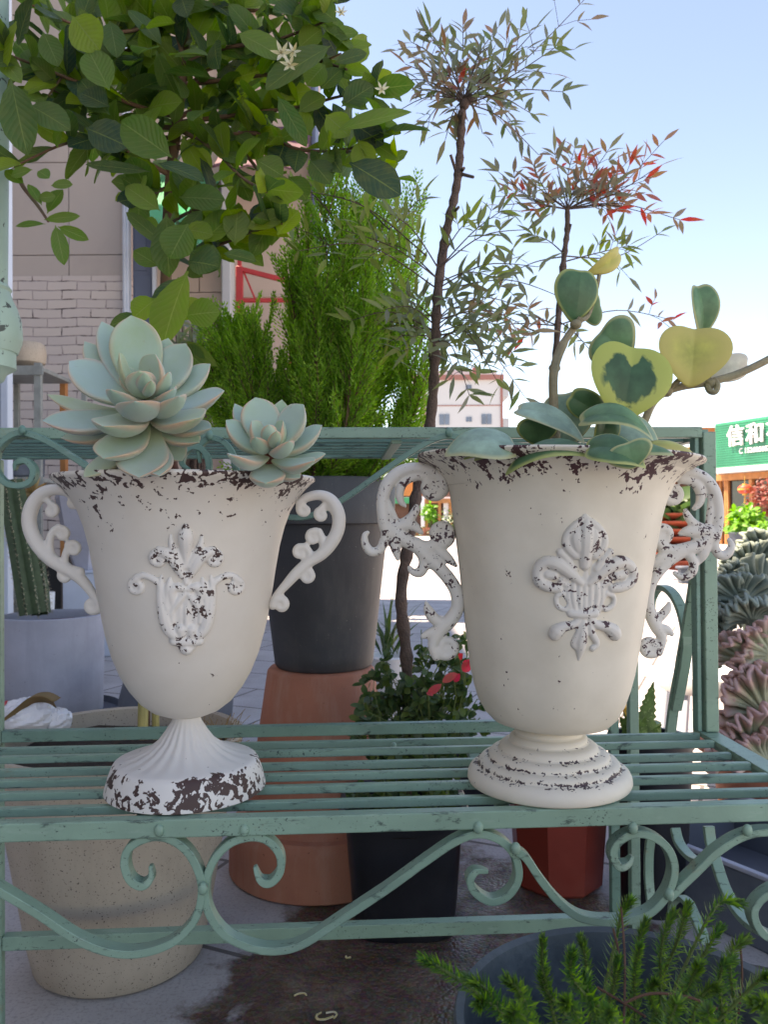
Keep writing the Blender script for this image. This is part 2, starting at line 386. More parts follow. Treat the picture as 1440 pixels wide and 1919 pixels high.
# ---- special materials
def succ_mat():
    m, t, p, o = nt('echeveria skin'); v = coord(t)
    uv = t.nodes.new('ShaderNodeTexCoord'); sx = t.nodes.new('ShaderNodeSeparateXYZ'); t.links.new(uv.outputs['UV'], sx.inputs[0])
    g = t.nodes.new('ShaderNodeNewGeometry')
    base = ramp(t, g.outputs['Random Per Island'], [(.1, (.30, .42, .24)), (.4, (.36, .48, .38)), (.65, (.40, .46, .24)), (.9, (.33, .45, .36))]).outputs[0]
    pow_ = noise(t, v, 28, 5, .6)
    c = mix(t, ramp(t, pow_, [(.35, (0, 0, 0)), (.7, (.4, .4, .4))]).outputs[0], base, (.42, .53, .55))
    edge = math_(t, 'ABSOLUTE', math_(t, 'SUBTRACT', sx.outputs[0], .5))      # 0 centre .. .5 rim
    ef = ramp(t, math_(t, 'ADD', edge, math_(t, 'MULTIPLY', sx.outputs[1], .12)), [(.43, (0, 0, 0)), (.58, (1, 1, 1))]).outputs[0]
    c = mix(t, math_(t, 'MULTIPLY', math_(t, 'MULTIPLY', ef, .85), ramp(t, noise(t, v, 22, 3), [(.35, (.35, .35, .35)), (.6, (1, 1, 1))]).outputs[0]), c, (.62, .33, .22))
    bl = ramp(t, noise(t, v, 170, 3, .6), [(.68, (0, 0, 0)), (.74, (1, 1, 1))]).outputs[0]
    c = mix(t, math_(t, 'MULTIPLY', bl, .35), c, (.34, .27, .14))
    yb = ramp(t, sx.outputs[1], [(.0, (1, 1, 1)), (.4, (0, 0, 0))]).outputs[0]
    c = mix(t, math_(t, 'MULTIPLY', yb, .5), c, (.46, .48, .16))
    t.links.new(c, p.inputs['Base Color']); p.inputs['Roughness'].default_value = .55
    p.inputs['Subsurface Weight'].default_value = .25; p.inputs['Subsurface Radius'].default_value = (.006, .008, .004); p.inputs['Subsurface Scale'].default_value = 1
    p.inputs['Sheen Weight'].default_value = .25
    bump(t, p, noise(t, v, 110, 4), .12, .001); return m
M['succ'] = succ_mat()
def hoya_mat(name, green, margin, lo, hi, blot=.55, sss=True):
    m, t, p, o = nt(name); v = coord(t)
    uv = t.nodes.new('ShaderNodeTexCoord'); sx = t.nodes.new('ShaderNodeSeparateXYZ'); t.links.new(uv.outputs['UV'], sx.inputs[0])
    f = math_(t, 'ADD', sx.outputs[0], math_(t, 'MULTIPLY', math_(t, 'SUBTRACT', noise(t, v, 42, 4, .6, .4), .5), blot))
    f = math_(t, 'ADD', f, sx.outputs[1])
    k = ramp(t, f, [(lo, (0, 0, 0)), (hi, (1, 1, 1))]).outputs[0]
    g2 = mix(t, ramp(t, noise(t, v, 55, 4), [(.4, (0, 0, 0)), (.7, (1, 1, 1))]).outputs[0], green, tuple(c*1.6 for c in green))
    c = mix(t, k, g2, margin)
    t.links.new(c, p.inputs['Base Color']); p.inputs['Roughness'].default_value = .42
    tr = t.nodes.new('ShaderNodeBsdfTranslucent'); t.links.new(c, tr.inputs[0])
    mx = t.nodes.new('ShaderNodeMixShader'); mx.inputs[0].default_value = .3
    t.links.new(p.outputs[0], mx.inputs[1]); t.links.new(tr.outputs[0], mx.inputs[2]); t.links.new(mx.outputs[0], o.inputs[0])
    bump(t, p, noise(t, v, 70, 4), .15, .001); return m
M['hoya_var'] = hoya_mat('variegated leaf', (.045, .12, .055), (.54, .60, .15), .60, .70, .95)
M['hoya_rim'] = hoya_mat('green leaf with pale rim', (.13, .26, .13), (.55, .56, .28), .84, .93, .14)
M['hoya_dark'] = hoya_mat('dark green leaf with pale rim', (.08, .18, .085), (.5, .55, .2), .86, .95, .12)
M['hoya_blue'] = hoya_mat('blue green leaf with pale rim', (.30, .43, .33), (.60, .60, .36), .88, .96, .1)
M['hoya_yel'] = hoya_mat('yellow leaf', (.50, .50, .12), (.70, .62, .20), .15, .8, .5)
M['hoya_pale'] = hoya_mat('pale leaf', (.72, .73, .62), (.75, .70, .58), .3, .9, .4)
def crest_mat(name, col, edge):
    m, t, p, o = nt(name); v = coord(t)
    uv = t.nodes.new('ShaderNodeTexCoord'); sx = t.nodes.new('ShaderNodeSeparateXYZ'); t.links.new(uv.outputs['UV'], sx.inputs[0])
    f = math_(t, 'ADD', sx.outputs[1], math_(t, 'MULTIPLY', math_(t, 'SUBTRACT', noise(t, v, 40, 4), .5), .5))
    k = ramp(t, f, [(.55, (0, 0, 0)), (1.0, (1, 1, 1))]).outputs[0]
    c0 = ramp(t, noise(t, v, 30, 5), [(.3, tuple(c*.7 for c in col)), (.7, tuple(c*1.2 for c in col))]).outputs[0]
    t.links.new(mix(t, k, c0, edge), p.inputs['Base Color']); p.inputs['Roughness'].default_value = .65
    bump(t, p, noise(t, v, 160, 4), .4, .002); return m
M['crest_g'] = crest_mat('crested cactus green', (.12, .16, .135), (.24, .29, .25))
M['crest_p'] = crest_mat('crested cactus pink edge', (.36, .37, .25), (.56, .34, .31))
def ground_mat():
    m, t, p, o = nt('paving'); v = coord(t)
    b = t.nodes.new('ShaderNodeTexBrick'); b.offset = .5; b.inputs['Scale'].default_value = 1
    b.inputs['Brick Width'].default_value = .6; b.inputs['Row Height'].default_value = .3; b.inputs['Mortar Size'].default_value = .006
    b.inputs['Mortar Smooth'].default_value = .3; b.inputs['Bias'].default_value = 0
    b.inputs['Color1'].default_value = (.46, .44, .43, 1); b.inputs['Color2'].default_value = (.40, .385, .39, 1); b.inputs['Mortar'].default_value = (.13, .12, .115, 1)
    mp = t.nodes.new('ShaderNodeMapping'); mp.inputs['Rotation'].default_value = (0, 0, R(24)); mp.inputs['Location'].default_value = (.1, .08, 0)
    t.links.new(v, mp.inputs[0]); t.links.new(mp.outputs[0], b.inputs[0])
    c = mix(t, 1.0, b.outputs[0], ramp(t, noise(t, v, 3.5, 9, .65), [(.3, (.72, .70, .69)), (.7, (1.1, 1.1, 1.12))]).outputs[0], 'MULTIPLY')
    gr = noise(t, v, 170, 3, .6); c = mix(t, ramp(t, gr, [(.35, (.35, .35, .35)), (.5, (0, 0, 0))]).outputs[0], c, (.14, .13, .125))
    # wet, dirty exposed-aggregate strip under and in front of the rack
    sx = t.nodes.new('ShaderNodeSeparateXYZ'); t.links.new(v, sx.inputs[0])
    dx = math_(t, 'DIVIDE', math_(t, 'SUBTRACT', sx.outputs[0], .12), .42); dy = math_(t, 'DIVIDE', math_(t, 'SUBTRACT', sx.outputs[1], 1.05), .72)
    rr = math_(t, 'ADD', math_(t, 'MULTIPLY', dx, dx), math_(t, 'MULTIPLY', dy, dy))
    rr = math_(t, 'ADD', rr, math_(t, 'MULTIPLY', math_(t, 'SUBTRACT', noise(t, v, 7, 8, .7), .5), 1.5))
    w = ramp(t, rr, [(.8, (1, 1, 1)), (1.08, (0, 0, 0))]).outputs[0]
    ag = t.nodes.new('ShaderNodeTexVoronoi'); ag.inputs['Scale'].default_value = 170; t.links.new(v, ag.inputs['Vector'])
    agc = mix(t, .7, mix(t, 1.0, ag.outputs['Color'], (.22, .15, .11), 'MULTIPLY'), ramp(t, noise(t, v, 11, 8, .7), [(.35, (.03, .019, .014)), (.52, (.11, .068, .048)), (.72, (.26, .19, .14))]).outputs[0])
    t.links.new(mix(t, w, c, agc), p.inputs['Base Color'])
    ro = ramp(t, noise(t, v, 18, 5), [(.35, (.28, .28, .28)), (.62, (.7, .7, .7))]).outputs[0]
    t.links.new(mix(t, w, (.8, .8, .8), ro), p.inputs['Roughness'])
    hh = math_(t, 'ADD', math_(t, 'MULTIPLY', b.outputs['Fac'], -1.2), math_(t, 'ADD', math_(t, 'MULTIPLY', gr, .4), math_(t, 'MULTIPLY', math_(t, 'MULTIPLY', ag.outputs['Distance'], w), -1.2)))
    bump(t, p, hh, .5, .003); return m
M['ground'] = ground_mat()
def brick_mat():
    m, t, p, o = nt('painted brick'); v0 = t.nodes.new('ShaderNodeTexCoord'); mp = t.nodes.new('ShaderNodeMapping')
    mp.inputs['Rotation'].default_value = (R(-90), 0, 0); t.links.new(v0.outputs['Object'], mp.inputs[0])
    nd = t.nodes.new('ShaderNodeTexNoise'); nd.inputs['Scale'].default_value = 4; t.links.new(mp.outputs[0], nd.inputs['Vector'])
    va = t.nodes.new('ShaderNodeVectorMath'); va.operation = 'MULTIPLY_ADD'; t.links.new(nd.outputs['Color'], va.inputs[0])
    va.inputs[1].default_value = (.03, .03, 0); t.links.new(mp.outputs[0], va.inputs[2])
    b = t.nodes.new('ShaderNodeTexBrick'); b.inputs['Scale'].default_value = 1; b.inputs['Brick Width'].default_value = .24
    b.inputs['Row Height'].default_value = .075; b.inputs['Mortar Size'].default_value = .006; b.inputs['Mortar Smooth'].default_value = .6
    b.inputs['Color1'].default_value = (.56, .50, .47, 1); b.inputs['Color2'].default_value = (.51, .455, .445, 1); b.inputs['Mortar'].default_value = (.42, .36, .365, 1)
    t.links.new(va.outputs[0], b.inputs[0])
    v = v0.outputs['Object']
    gap = math_(t, 'MULTIPLY', b.outputs['Fac'], ramp(t, noise(t, v, 6, 5, .6), [(.50, (0, 0, 0)), (.60, (1, 1, 1))]).outputs[0])
    c = mix(t, gap, b.outputs[0], (.06, .045, .05))
    t.links.new(c, p.inputs['Base Color']); p.inputs['Roughness'].default_value = .85
    bump(t, p, math_(t, 'ADD', math_(t, 'MULTIPLY', b.outputs['Fac'], -1), math_(t, 'MULTIPLY', noise(t, v, 40, 4), .4)), .7, .01); return m
M['brick'] = brick_mat()
def corr_mat():
    m, t, p, o = nt('green sign boards'); v = coord(t); p.inputs['Roughness'].default_value = .4
    c = ramp(t, noise(t, v, 1.3, 5), [(.3, (.015, .22, .12)), (.7, (.025, .32, .18))]).outputs[0]
    t.links.new(c, p.inputs['Base Color']); return m
M['signgreen'] = corr_mat()
# ================================================================== setting
mb = MB(); g = 300
xs = [-g, -40, -12, -4, -1.5, 0, 1.5, 4, 12, 40, g]; vs = []
for y in [-60, -10, -3, 0, 1, 2, 4, 8, 16, 40, 120, g]:
    for x in xs: vs.append((x, y, 0))
nx = len(xs); fs = [(j*nx+i, j*nx+i+1, (j+1)*nx+i+1, (j+1)*nx+i) for j in range(11) for i in range(nx-1)]
mb.add(vs, fs); tag(build('ground', mb, M['ground'], smooth=False), kind='structure')

# ---- brick shop building across the yard
FY = 6.5
def fx(px, Y=FY): return P(px, 975, Y).x
def fz(py, Y=FY): return P(400, py, Y).z
def wallbox(mb, x0, x1, z0, z1, y0, y1): box(mb, ((x0+x1)/2, (y0+y1)/2, (z0+z1)/2), (x1-x0, y1-y0, z1-z0))
shop = thing('brick_shop_building', (-2, FY, 0), 'long building with painted brick base, grey render above and cream end bay, behind the plants', 'building')
mb = MB(); wallbox(mb, -9, fx(238), 0, fz(515), FY, FY+.25); build('brick_wall', mb, M['brick'], shop, smooth=False)
mb = MB()
for (a, b) in ((-9, fx(128)), (fx(128)+.006, fx(238))):
    for (c, d) in ((fz(515), fz(474)-.006), (fz(474), fz(300)-.006), (fz(300), 5.6)): wallbox(mb, a, b, c, d, FY+.015, FY+.25)
build('wall', mb, M['greywall'], shop, smooth=False, bev=.003)
mb = MB(); wallbox(mb, fx(235), fx(247), fz(1141), 5.6, FY-.06, FY+.02)
wallbox(mb, fx(239), fx(243), 0, 5.6, FY-.085, FY-.06); build('downpipe', mb, M['metalw'], shop, bev=.01)
mb = MB(); wallbox(mb, fx(249), fx(289), .0, 3.6, FY+.02, FY+.1)
dr = build('door', mb, M['bluedoor'], shop, bev=.004)
mb = MB(); wallbox(mb, fx(253), fx(275), fz(505), fz(400), FY+.012, FY+.02); wallbox(mb, fx(253), fx(285), fz(900), fz(515), FY+.012, FY+.02); build('door_panel', mb, M['bluedoor'], shop, bev=.003)
mb = MB(); wallbox(mb, fx(288), fx(294), 0, 3.6, FY-.02, FY+.1); build('door_frame', mb, M['metalw'], shop, bev=.003)
mb = MB(); wallbox(mb, fx(249), fx(294), 3.603, 5.6, FY+.02, FY+.25)
wallbox(mb, fx(294), fx(424), 0, fz(545)-.006, FY+.03, FY+.25); wallbox(mb, fx(294), fx(374)-.004, fz(545), 5.6, FY+.03, FY+.25); wallbox(mb, fx(374)+.004, fx(424), fz(545), 5.6, FY+.03, FY+.25)
build('wall', mb, M['cream'], shop, smooth=False, bev=.003)
mb = MB(); wallbox(mb, fx(423), fx(440), 0, 5.6, FY-.12, FY+.1); build('pillar', mb, M['aptwall'], shop, smooth=False, bev=.01)
mb = MB(); wallbox(mb, fx(440), fx(590), 0, 5.6, FY+.05, FY+.9)
for py in (552, 330, 17): wallbox(mb, fx(441), fx(591), fz(py)-.012, fz(py), FY+.03, FY+.06)
build('wall', mb, M['cream'], shop, smooth=False)
mb = MB(); wallbox(mb, fx(588), fx(597), 0, 5.62, FY-.03, FY+.3); build('corner_pipe', mb, M['bluedoor'], shop, bev=.01)
mb = MB()   # sheet over door
a0 = P(296, 340, FY-.03); n_ = 22
for i in range(n_):
    t0 = i/n_
    p0 = Vector((fx(296)+t0*(fx(415)-fx(296)), FY-.02, fz(330))); p1 = Vector((p0.x+.05, FY-.75, fz(470 + 45*t0)-.05))
    bar(mb, p0, p1, .012 if i % 2 else .022, .02)
vsx = [(fx(294), FY-.02, fz(332)), (fx(417), FY-.02, fz(332)), (fx(417), FY-.72, fz(512)), (fx(294), FY-.72, fz(470))]
mb.add(vsx + [(v[0], v[1], v[2]-.01) for v in vsx], [(0, 1, 2, 3), (7, 6, 5, 4), (0, 4, 5, 1), (1, 5, 6, 2), (2, 6, 7, 3), (3, 7, 4, 0)])
build('awning', mb, M['greenawn'], shop, smooth=False)
mb = MB()   # mauve cloth awning
rows = 9; cols = 14; vs = []
for j in range(rows):
    for i in range(cols):
        s_ = j/(rows-1); u_ = i/(cols-1)
        x = fx(432)+(fx(588)-fx(432))*u_; y = FY-.05-.6*s_; z = fz(245)-(fz(245)-fz(395))*s_*(.9) + .015*math.sin(u_*20)*s_
        vs.append((x, y, z-.06*math.sin(PI*s_)))
mb.add(vs, [(j*cols+i, j*cols+i+1, (j+1)*cols+i+1, (j+1)*cols+i) for j in range(rows-1) for i in range(cols-1)])
build('awning', mb, M['mauve'], shop, solid=.01)
# awning bracket - red frame with diagonal
rf = thing('red_steel_frame', (fx(450), FY-.3, 0), 'red steel frame of square tube standing before the cream wall', 'frame')
Yf = FY-.5; q = lambda a, b: P(a, b, Yf)
mb = MB()
for a, b, w in (((449, 500), (449, 985), .05), ((445, 503), (540, 527), .035), ((452, 563), (560, 563), .03), ((545, 525), (552, 1100), .035), ((455, 505), (478, 560), .014), ((449, 420), (449, 500), .03)):
    bar(mb, q(*a), q(*b), w, w, Vector((0, 1, 0)))
bar(mb, q(449, 985), Vector((q(449, 985).x, Yf, 0)), .05, .05, Vector((0, 1, 0))); bar(mb, q(552, 1100), Vector((q(552, 1100).x, Yf, 0)), .035, .035, Vector((0, 1, 0)))
bar(mb, q(430, 426), q(520, 426), .03, .04, Vector((0, 1, 0)))
build('frame_tubes', mb, M['redpaint'], rf, bev=.004)
# unseen block added left of the frame, roof stepped to shade rack and yard
shade_wing = thing('shade_block', (-4.5, 2, 0), 'unseen tall rendered block added along the left side of the yard to cast shade', 'building')
mb = MB(); wallbox(mb, -9, -3.35, 0, 8.3, 2.6, 6.3); wallbox(mb, -9, -3.35, 0, 10.6, -7, 2.6); build('wall', mb, M['greywall'], shade_wing, smooth=False)
for yy in (-5, -3, -1, 1, 4.2):
    for zz in (1.0, 4.2, 6.4):
        mb = MB(); wallbox(mb, -3.36, -3.32, zz, zz+1.4, yy, yy+1.1); w = build('window', mb, M['glassdark'], shade_wing, smooth=False)
        mb = MB(); wallbox(mb, -3.37, -3.29, zz-.06, zz, yy-.05, yy+1.15); wallbox(mb, -3.37, -3.3, zz, zz+1.4, yy+.52, yy+.57); build('window_frame', mb, M['white'], w if False else shade_wing, smooth=False)

# ---- far apartment block
AY = 70.0
apt = thing('apartment_block', (7, AY, 0), 'pale grey apartment block with red roof band on the skyline', 'building')
ax = lambda px: P(px, 800, AY).x; az = lambda py: P(870, py, AY).z
mb = MB(); box(mb, ((ax(772)+ax(942))/2, AY+5, az(712)/2), (ax(942)-ax(772), 10, az(712))); build('wall', mb, M['aptwall'], apt, smooth=False)
mb = MB(); box(mb, ((ax(770)+ax(945))/2, AY+5, (az(703)+az(712))/2), (ax(945)-ax(770), 10.6, az(703)-az(712))); box(mb, (ax(893), AY+1, az(695)), (.35, .5, .9)); build('roof', mb, M['aptred'], apt, smooth=False)
mb = MB(); box(mb, (ax(880), AY+6, az(690)), (ax(930)-ax(800), 4, 1.2)); build('penthouse', mb, M['aptwall'], apt, smooth=False)
mb = MB()
for k in range(6):
    zz = az(720)-2.75*k; box(mb, (ax(952), AY+6, zz-.4), (ax(962)-ax(943), 8, .8)); 
box(mb, (ax(948), AY+7, az(712)/2), (ax(953)-ax(943), 8, az(712)-.2)); build('balcony_stack', mb, M['aptwall'], apt, smooth=False)
mb = MB()
for yy in (760,): box(mb, (ax(857), AY-.02, az(yy)), (ax(941)-ax(773), .06, .08))
for xx in (796, 941): box(mb, (ax(xx), AY-.05, az(712)/2), (.2, .12, az(712)))
build('trim', mb, M['aptred'], apt, smooth=False)
for k in range(5):
    for (x0, x1, h) in ((824, 843, 20), (874, 885, 9), (903, 922, 19)):
        yy = 786-0+k*60-60
        if k == 0 and x0 != 874: continue
        mb = MB(); zc = az(yy); hh = h/1500*AY
        for s_ in (0, 1):
            a = x0+(x1-x0)*(.52*s_); b = a+(x1-x0)*.46
            box(mb, ((ax(a)+ax(b))/2, AY-.03, zc), (ax(b)-ax(a), .1, hh))
        build('window', mb, M['aptwin'], apt, smooth=False)

# ---- flower shop row at the right
O = Vector((P(1343, 900, 22).x, 22, 0)); E = Vector((.387, -.922, 0)).normalized(); NRM = Vector((-E.y, E.x, 0))*-1   # outward normal to the yard
if NRM.x > 0: NRM = -NRM
SM = Matrix((E, NRM, Vector((0, 0, 1)))).transposed()
def sb(mb, t0, t1, z0, z1, o0=0, o1=.1): box(mb, O+E*((t0+t1)/2)+NRM*((o0+o1)/2)+Vector((0, 0, (z0+z1)/2)), (t1-t0, o1-o0, z1-z0), SM)
sh = thing('flower_shop', O, 'timber fronted flower shop under a long green sign', 'building')
mb = MB(); sb(mb, -.05, 9, 0, 3.0, -5, -.12); build('wall', mb, M['brown'], sh, smooth=False)
ztop, zbot = 3.27, 2.05
mb = MB(); sb(mb, .2, 9, zbot, ztop, .1, .2)
k = 0; zz = zbot+.03
while zz < ztop-.03:
    sb(mb, .2, 9, zz, zz+.03, .2, .222); zz += .062
sg = build('sign_board', mb, M['signgreen'], sh, smooth=False)
mb = MB(); sb(mb, .3, 9, 1.9, 2.045, .05, .45); build('canopy_ledge', mb, M['aptwall'], sh, smooth=False, bev=.01)
mb = MB(); sb(mb, -.02, 9, 1.72, 1.895, .0, .14)
for tt in (.0, 1.22, 2.6, 4.2): sb(mb, tt, tt+.1, 0, 1.715, .0, .12)
for tt in (.12, .3, .38): sb(mb, tt, tt+.07, 0, 1.715, -.05, .03)
build('timber_frame', mb, M['timber'], sh, smooth=False, bev=.008)
mb = MB(); sb(mb, .5, 1.2, .25, 1.7, -.08, -.05); sb(mb, 1.34, 2.6, .25, 1.7, -.08, -.05); build('shop_window', mb, M['glassdark'], sh, smooth=False)
def letters(txt, size, t, z, name, mat, parent, ext=.02, off=.235):
    cu = bpy.data.curves.new(name, 'FONT'); cu.body = txt; cu.size = size; cu.extrude = ext; cu.offset = size*.012
    tmp = bpy.data.objects.new('tmp', cu); COL.objects.link(tmp); bpy.context.view_layer.update()
    me = bpy.data.meshes.new_from_object(tmp.evaluated_get(bpy.context.evaluated_depsgraph_get())); bpy.data.objects.remove(tmp)
    T = Matrix((E, Vector((0, 0, 1)), NRM)).transposed().to_4x4(); T.translation = O+E*t+NRM*(off+ext)+Vector((0, 0, z)) - Vector(parent['_o'])
    me.transform(T); me.materials.append(mat)
    o = bpy.data.objects.new(name, me); COL.objects.link(o); o.parent = parent; return o
for i, ch in enumerate('信和花'):
    letters(ch, .58, .66+i*.63, 2.66, 'sign_letter', M['whitepaint'], sh, .03, .235)
letters('1526058520', .185, 1.20, 2.40, 'sign_letter', M['whitepaint'], sh, .008, .23)
# handset mark before the number
mb = MB(); c0 = O+E*1.10+NRM*.235+Vector((0, 0, 2.465))
tube(mb, [c0+E*(.055*math.cos(a))+Vector((0, 0, .065*math.sin(a))) for a in [R(50+260*i/14) for i in range(15)]], [.012+.008*(abs(i-7) > 5) for i in range(15)], 6); build('phone_mark', mb, M['whitepaint'], sh)
# orange block and signboard just left of the green sign
kb = thing('orange_sign_kiosk', P(1310, 1030, 24), 'orange and yellow signboards beside the green shop sign', 'kiosk')
mb = MB()
def bx2(x0, x1, y0, y1, Y, mb, d=.15):
    a = P(x0, y1, Y); b = P(x1, y0, Y); box(mb, ((a.x+b.x)/2, Y+d/2, (a.z+b.z)/2), (b.x-a.x, d, b.z-a.z))
bx2(1296, 1342, 801, 824, 24, mb); bx2(1200, 1296, 804, 822, 24, mb); build('top_board', mb, M['orange'], kb, smooth=False)
mb = MB(); bx2(1298, 1340, 836, 880, 24, mb); bx2(1225, 1296, 838, 882, 24, mb); build('yellow_board', mb, M['gold'], kb, smooth=False)
mb = MB(); bx2(1230, 1345, 884, 1046, 24.2, mb, 1.5); build('kiosk_body', mb, M['brown'], kb, smooth=False)
mb = MB()
for x in (1232, 1262, 1300, 1336): bx2(x, x+5, 884, 1046, 24, mb, .1)
build('post', mb, M['timber'], kb, smooth=False)
# distant shops seen between the urns
ds = thing('distant_shop_row', P(820, 1010, 38), 'orange roofed row of shops with timber posts far behind, between the urns', 'building')
mb = MB(); bx2(640, 800, 898, 930, 38, mb, .3); build('fascia', mb, M['orange'], ds, smooth=False)
mb = MB(); bx2(600, 1000, 930, 936, 37.9, mb, .8); bx2(790, 796, 930, 1018, 37.4, mb, .15); bx2(832, 842, 940, 985, 37.9, mb, .2); build('white_trim', mb, M['whitepaint'], ds, smooth=False)
mb = MB()
for x in (797, 822, 842, 905, 960): bx2(x, x+5, 936, 1010, 37.8, mb, .2)
bx2(797, 960, 934, 943, 37.7, mb, .2); build('timber_post', mb, M['timber'], ds, smooth=False)
mb = MB(); bx2(600, 1000, 905, 1012, 38.4, mb, 4); build('shop_interior', mb, M['brown'], ds, smooth=False)
mb = MB(); bx2(690, 790, 932, 944, 37.8, mb, .3); bx2(770, 789, 940, 952, 37.7, mb, .1); build('green_banner', mb, M['greenawn'], ds, smooth=False)
# lantern
ln = thing('red_lantern', P(1397, 917, 20.2), 'red and gold paper lantern hanging under the green shop sign', 'lantern')
c = P(1397, 917, 20.2); mb = MB()
for i in range(14):
    a0 = 2*PI*i/14
lathe(mb, [(.03, -.11), (.10, -.105), (.15, -.06), (.165, 0), (.15, .06), (.10, .105), (.03, .11)], c, n=28, flute=lambda a, j: .04*math.cos(14*a)); build('lantern_body', mb, M['red_l'], ln)
mb = MB(); lathe(mb, [(.055, -.15), (.06, -.105)], c, 16); lathe(mb, [(.06, .105), (.055, .14)], c, 16); lathe(mb, [(.168, -.02), (.168, .02)], c, 20); tube(mb, [c-Vector((0, 0, .15)), c-Vector((0, 0, .35))], [.01, .03], 6); tube(mb, [c+Vector((0, 0, .14)), c+Vector((0, 0, .34))], .006, 5); build('tassel', mb, M['gold'], ln)
# leafy clumps: generic
def clump(name, c, rx, rz, n, size, mat, label, cat, pot=None, potmat=None, group=None, kind='oval'):
    base = Vector((c.x, c.y, 0)) if pot is None else Vector(pot[0])
    o = thing(name, base, label, cat, group); mb = MB()
    for i in range(n):
        d = Vector(rng.normal(size=3)); d.normalize(); r_ = random.random()**.45
        p = Vector(c)+Vector((d.x*rx, d.y*rx, d.z*rz))*r_
        q = Vector((random.uniform(-1, 1), random.uniform(-1, 1), random.uniform(-.9, .5))).normalized()
        nn = (d+Vector((0, -.3, .8))).normalized(); s = size*random.uniform(.7, 1.3)
        leaf(mb, p, p+q*s, s*.5, nn, .15, .2, kind)
    build('foliage', mb, mat, o)
    if pot:
        b, r1, r0, h = pot; mb = MB(); lathe(mb, [(r0, 0), (r1, h), (r1*1.06, h), (r1*1.06, h+.02), (r1*.93, h+.02), (r1*.9, h-.02), (.001, h-.02)], b, 24); build('pot', mb, potmat, o)
        mb = MB(); 
        for k in range(5): tube(mb, [Vector(b)+Vector((0, 0, h-.03)), (Vector(b)+Vector((0, 0, h))+Vector(c))/2+Vector((random.uniform(-1, 1), random.uniform(-1, 1), 0))*rx*.3, Vector(c)+Vector((random.uniform(-.6, .6)*rx, random.uniform(-.6, .6)*rx, 0))], .008*max(1, size*8), 5)
        build('stem', mb, M['stem'], o)
    return o
g0 = PG(1385, 1031); c = P(1400, 978, g0.y); clump('potted_plant', c, .42, .38, 520, .17, M['brightplant'], 'bright green bushy plant in a green pot before the flower shop', 'plant', (g0+Vector((.1, .0, 0)), .3, .22, .38), M['slate'])
g1 = PG(1432, 1036); clump('potted_plant', P(1436, 1000, g1.y), .25, .28, 200, .12, M['brightplant'], 'green plant with a pink flower beside the bright bush', 'plant', (g1, .2, .16, .25), M['slate'])
g1 = PG(1450, 1030); clump('maple_shrub', P(1452, 928, g1.y+1), .62, .5, 620, .12, M['redplant'], 'burgundy leaved shrub beyond the bright green plant', 'shrub', (Vector((g1.x, g1.y+1, 0)), .3, .24, .4), M['brown'])
for (px, py, rx, mt, lb) in ((848, 985, .7, 'roseleaf', 'dark green shrub before the distant shops'), (806, 962, .35, 'brightplant', 'lime green plant between the timber posts'), (790, 1010, .5, 'roseleaf', 'low green pot plants by the white post')):
    gg = Vector((P(px, 1012, 36).x, 36, 0)); clump('shrub', P(px, py, 36), rx, rx*1.3, 260, .2, M[mt], lb, 'shrub', (gg, .3, .25, .35), M['terra'])
# red planters stacked behind right handle, with leaves above
gb = PG(1262, 1075); rp = thing('planter_stack', gb, 'stack of shallow red planters seen through the right urn handle', 'planter')
mb = MB()
for k in range(7): 
    z0 = .1+k*.1; lathe(mb, [(.30-.0*k, z0), (.40, z0+.06), (.42, z0+.07), (.42, z0+.085), (.37, z0+.085)], gb, 28)
lathe(mb, [(.2, 0), (.2, .12)], gb, 20); build('planter_bowls', mb, M['planter'], rp)
clump('spider_plant', P(1262, 955, gb.y), .36, .2, 190, .32, M['roseleaf'], 'arching strappy plant on top of the stacked red planters', 'plant', kind='lance')
gk = PG(1283, 1093); mb = MB(); box(mb, gk+Vector((0, 0, .08)), (.1, .12, .16)); lathe(mb, [(.09, .16), (.09, .19)], gk, 16); o = build('bollard', mb, M['slate'], origin=gk, bev=.01); tag(o, 'small dark block standing on the sunlit paving, right of the right urn', 'block')
# pale kerb line in the yard
mb = MB(); a = PG(1205, 1078); b = PG(1300, 1090); bar(mb, a+Vector((0, 0, .05)), b+Vector((0, 0, .05)), .12, .1); tag(build('kerb', mb, M['concrete'], bev=.01), kind='structure')
# ================================================================== green iron plant rack
TH = R(3.0); U = Vector((math.cos(TH), math.sin(TH), 0)); V = Vector((-math.sin(TH), math.cos(TH), 0)); ZU = Vector((0, 0, 1))
RM = Matrix((U, V, ZU)).transposed()
def RP(u, v, z): return U*u + V*v + ZU*z
rack = thing('plant_rack', RP(0, .9, 0), 'green distressed iron plant rack with slatted shelves and scrollwork', 'plant rack')
def rbox(mb, u0, u1, v0, v1, z0, z1): box(mb, RP((u0+u1)/2, (v0+v1)/2, (z0+z1)/2), (u1-u0, v1-v0, z1-z0), RM)
UL, UR = -.481, .421; ZS = .48; ZT = .8224
VF, VB, VR = .658, .878, 1.12
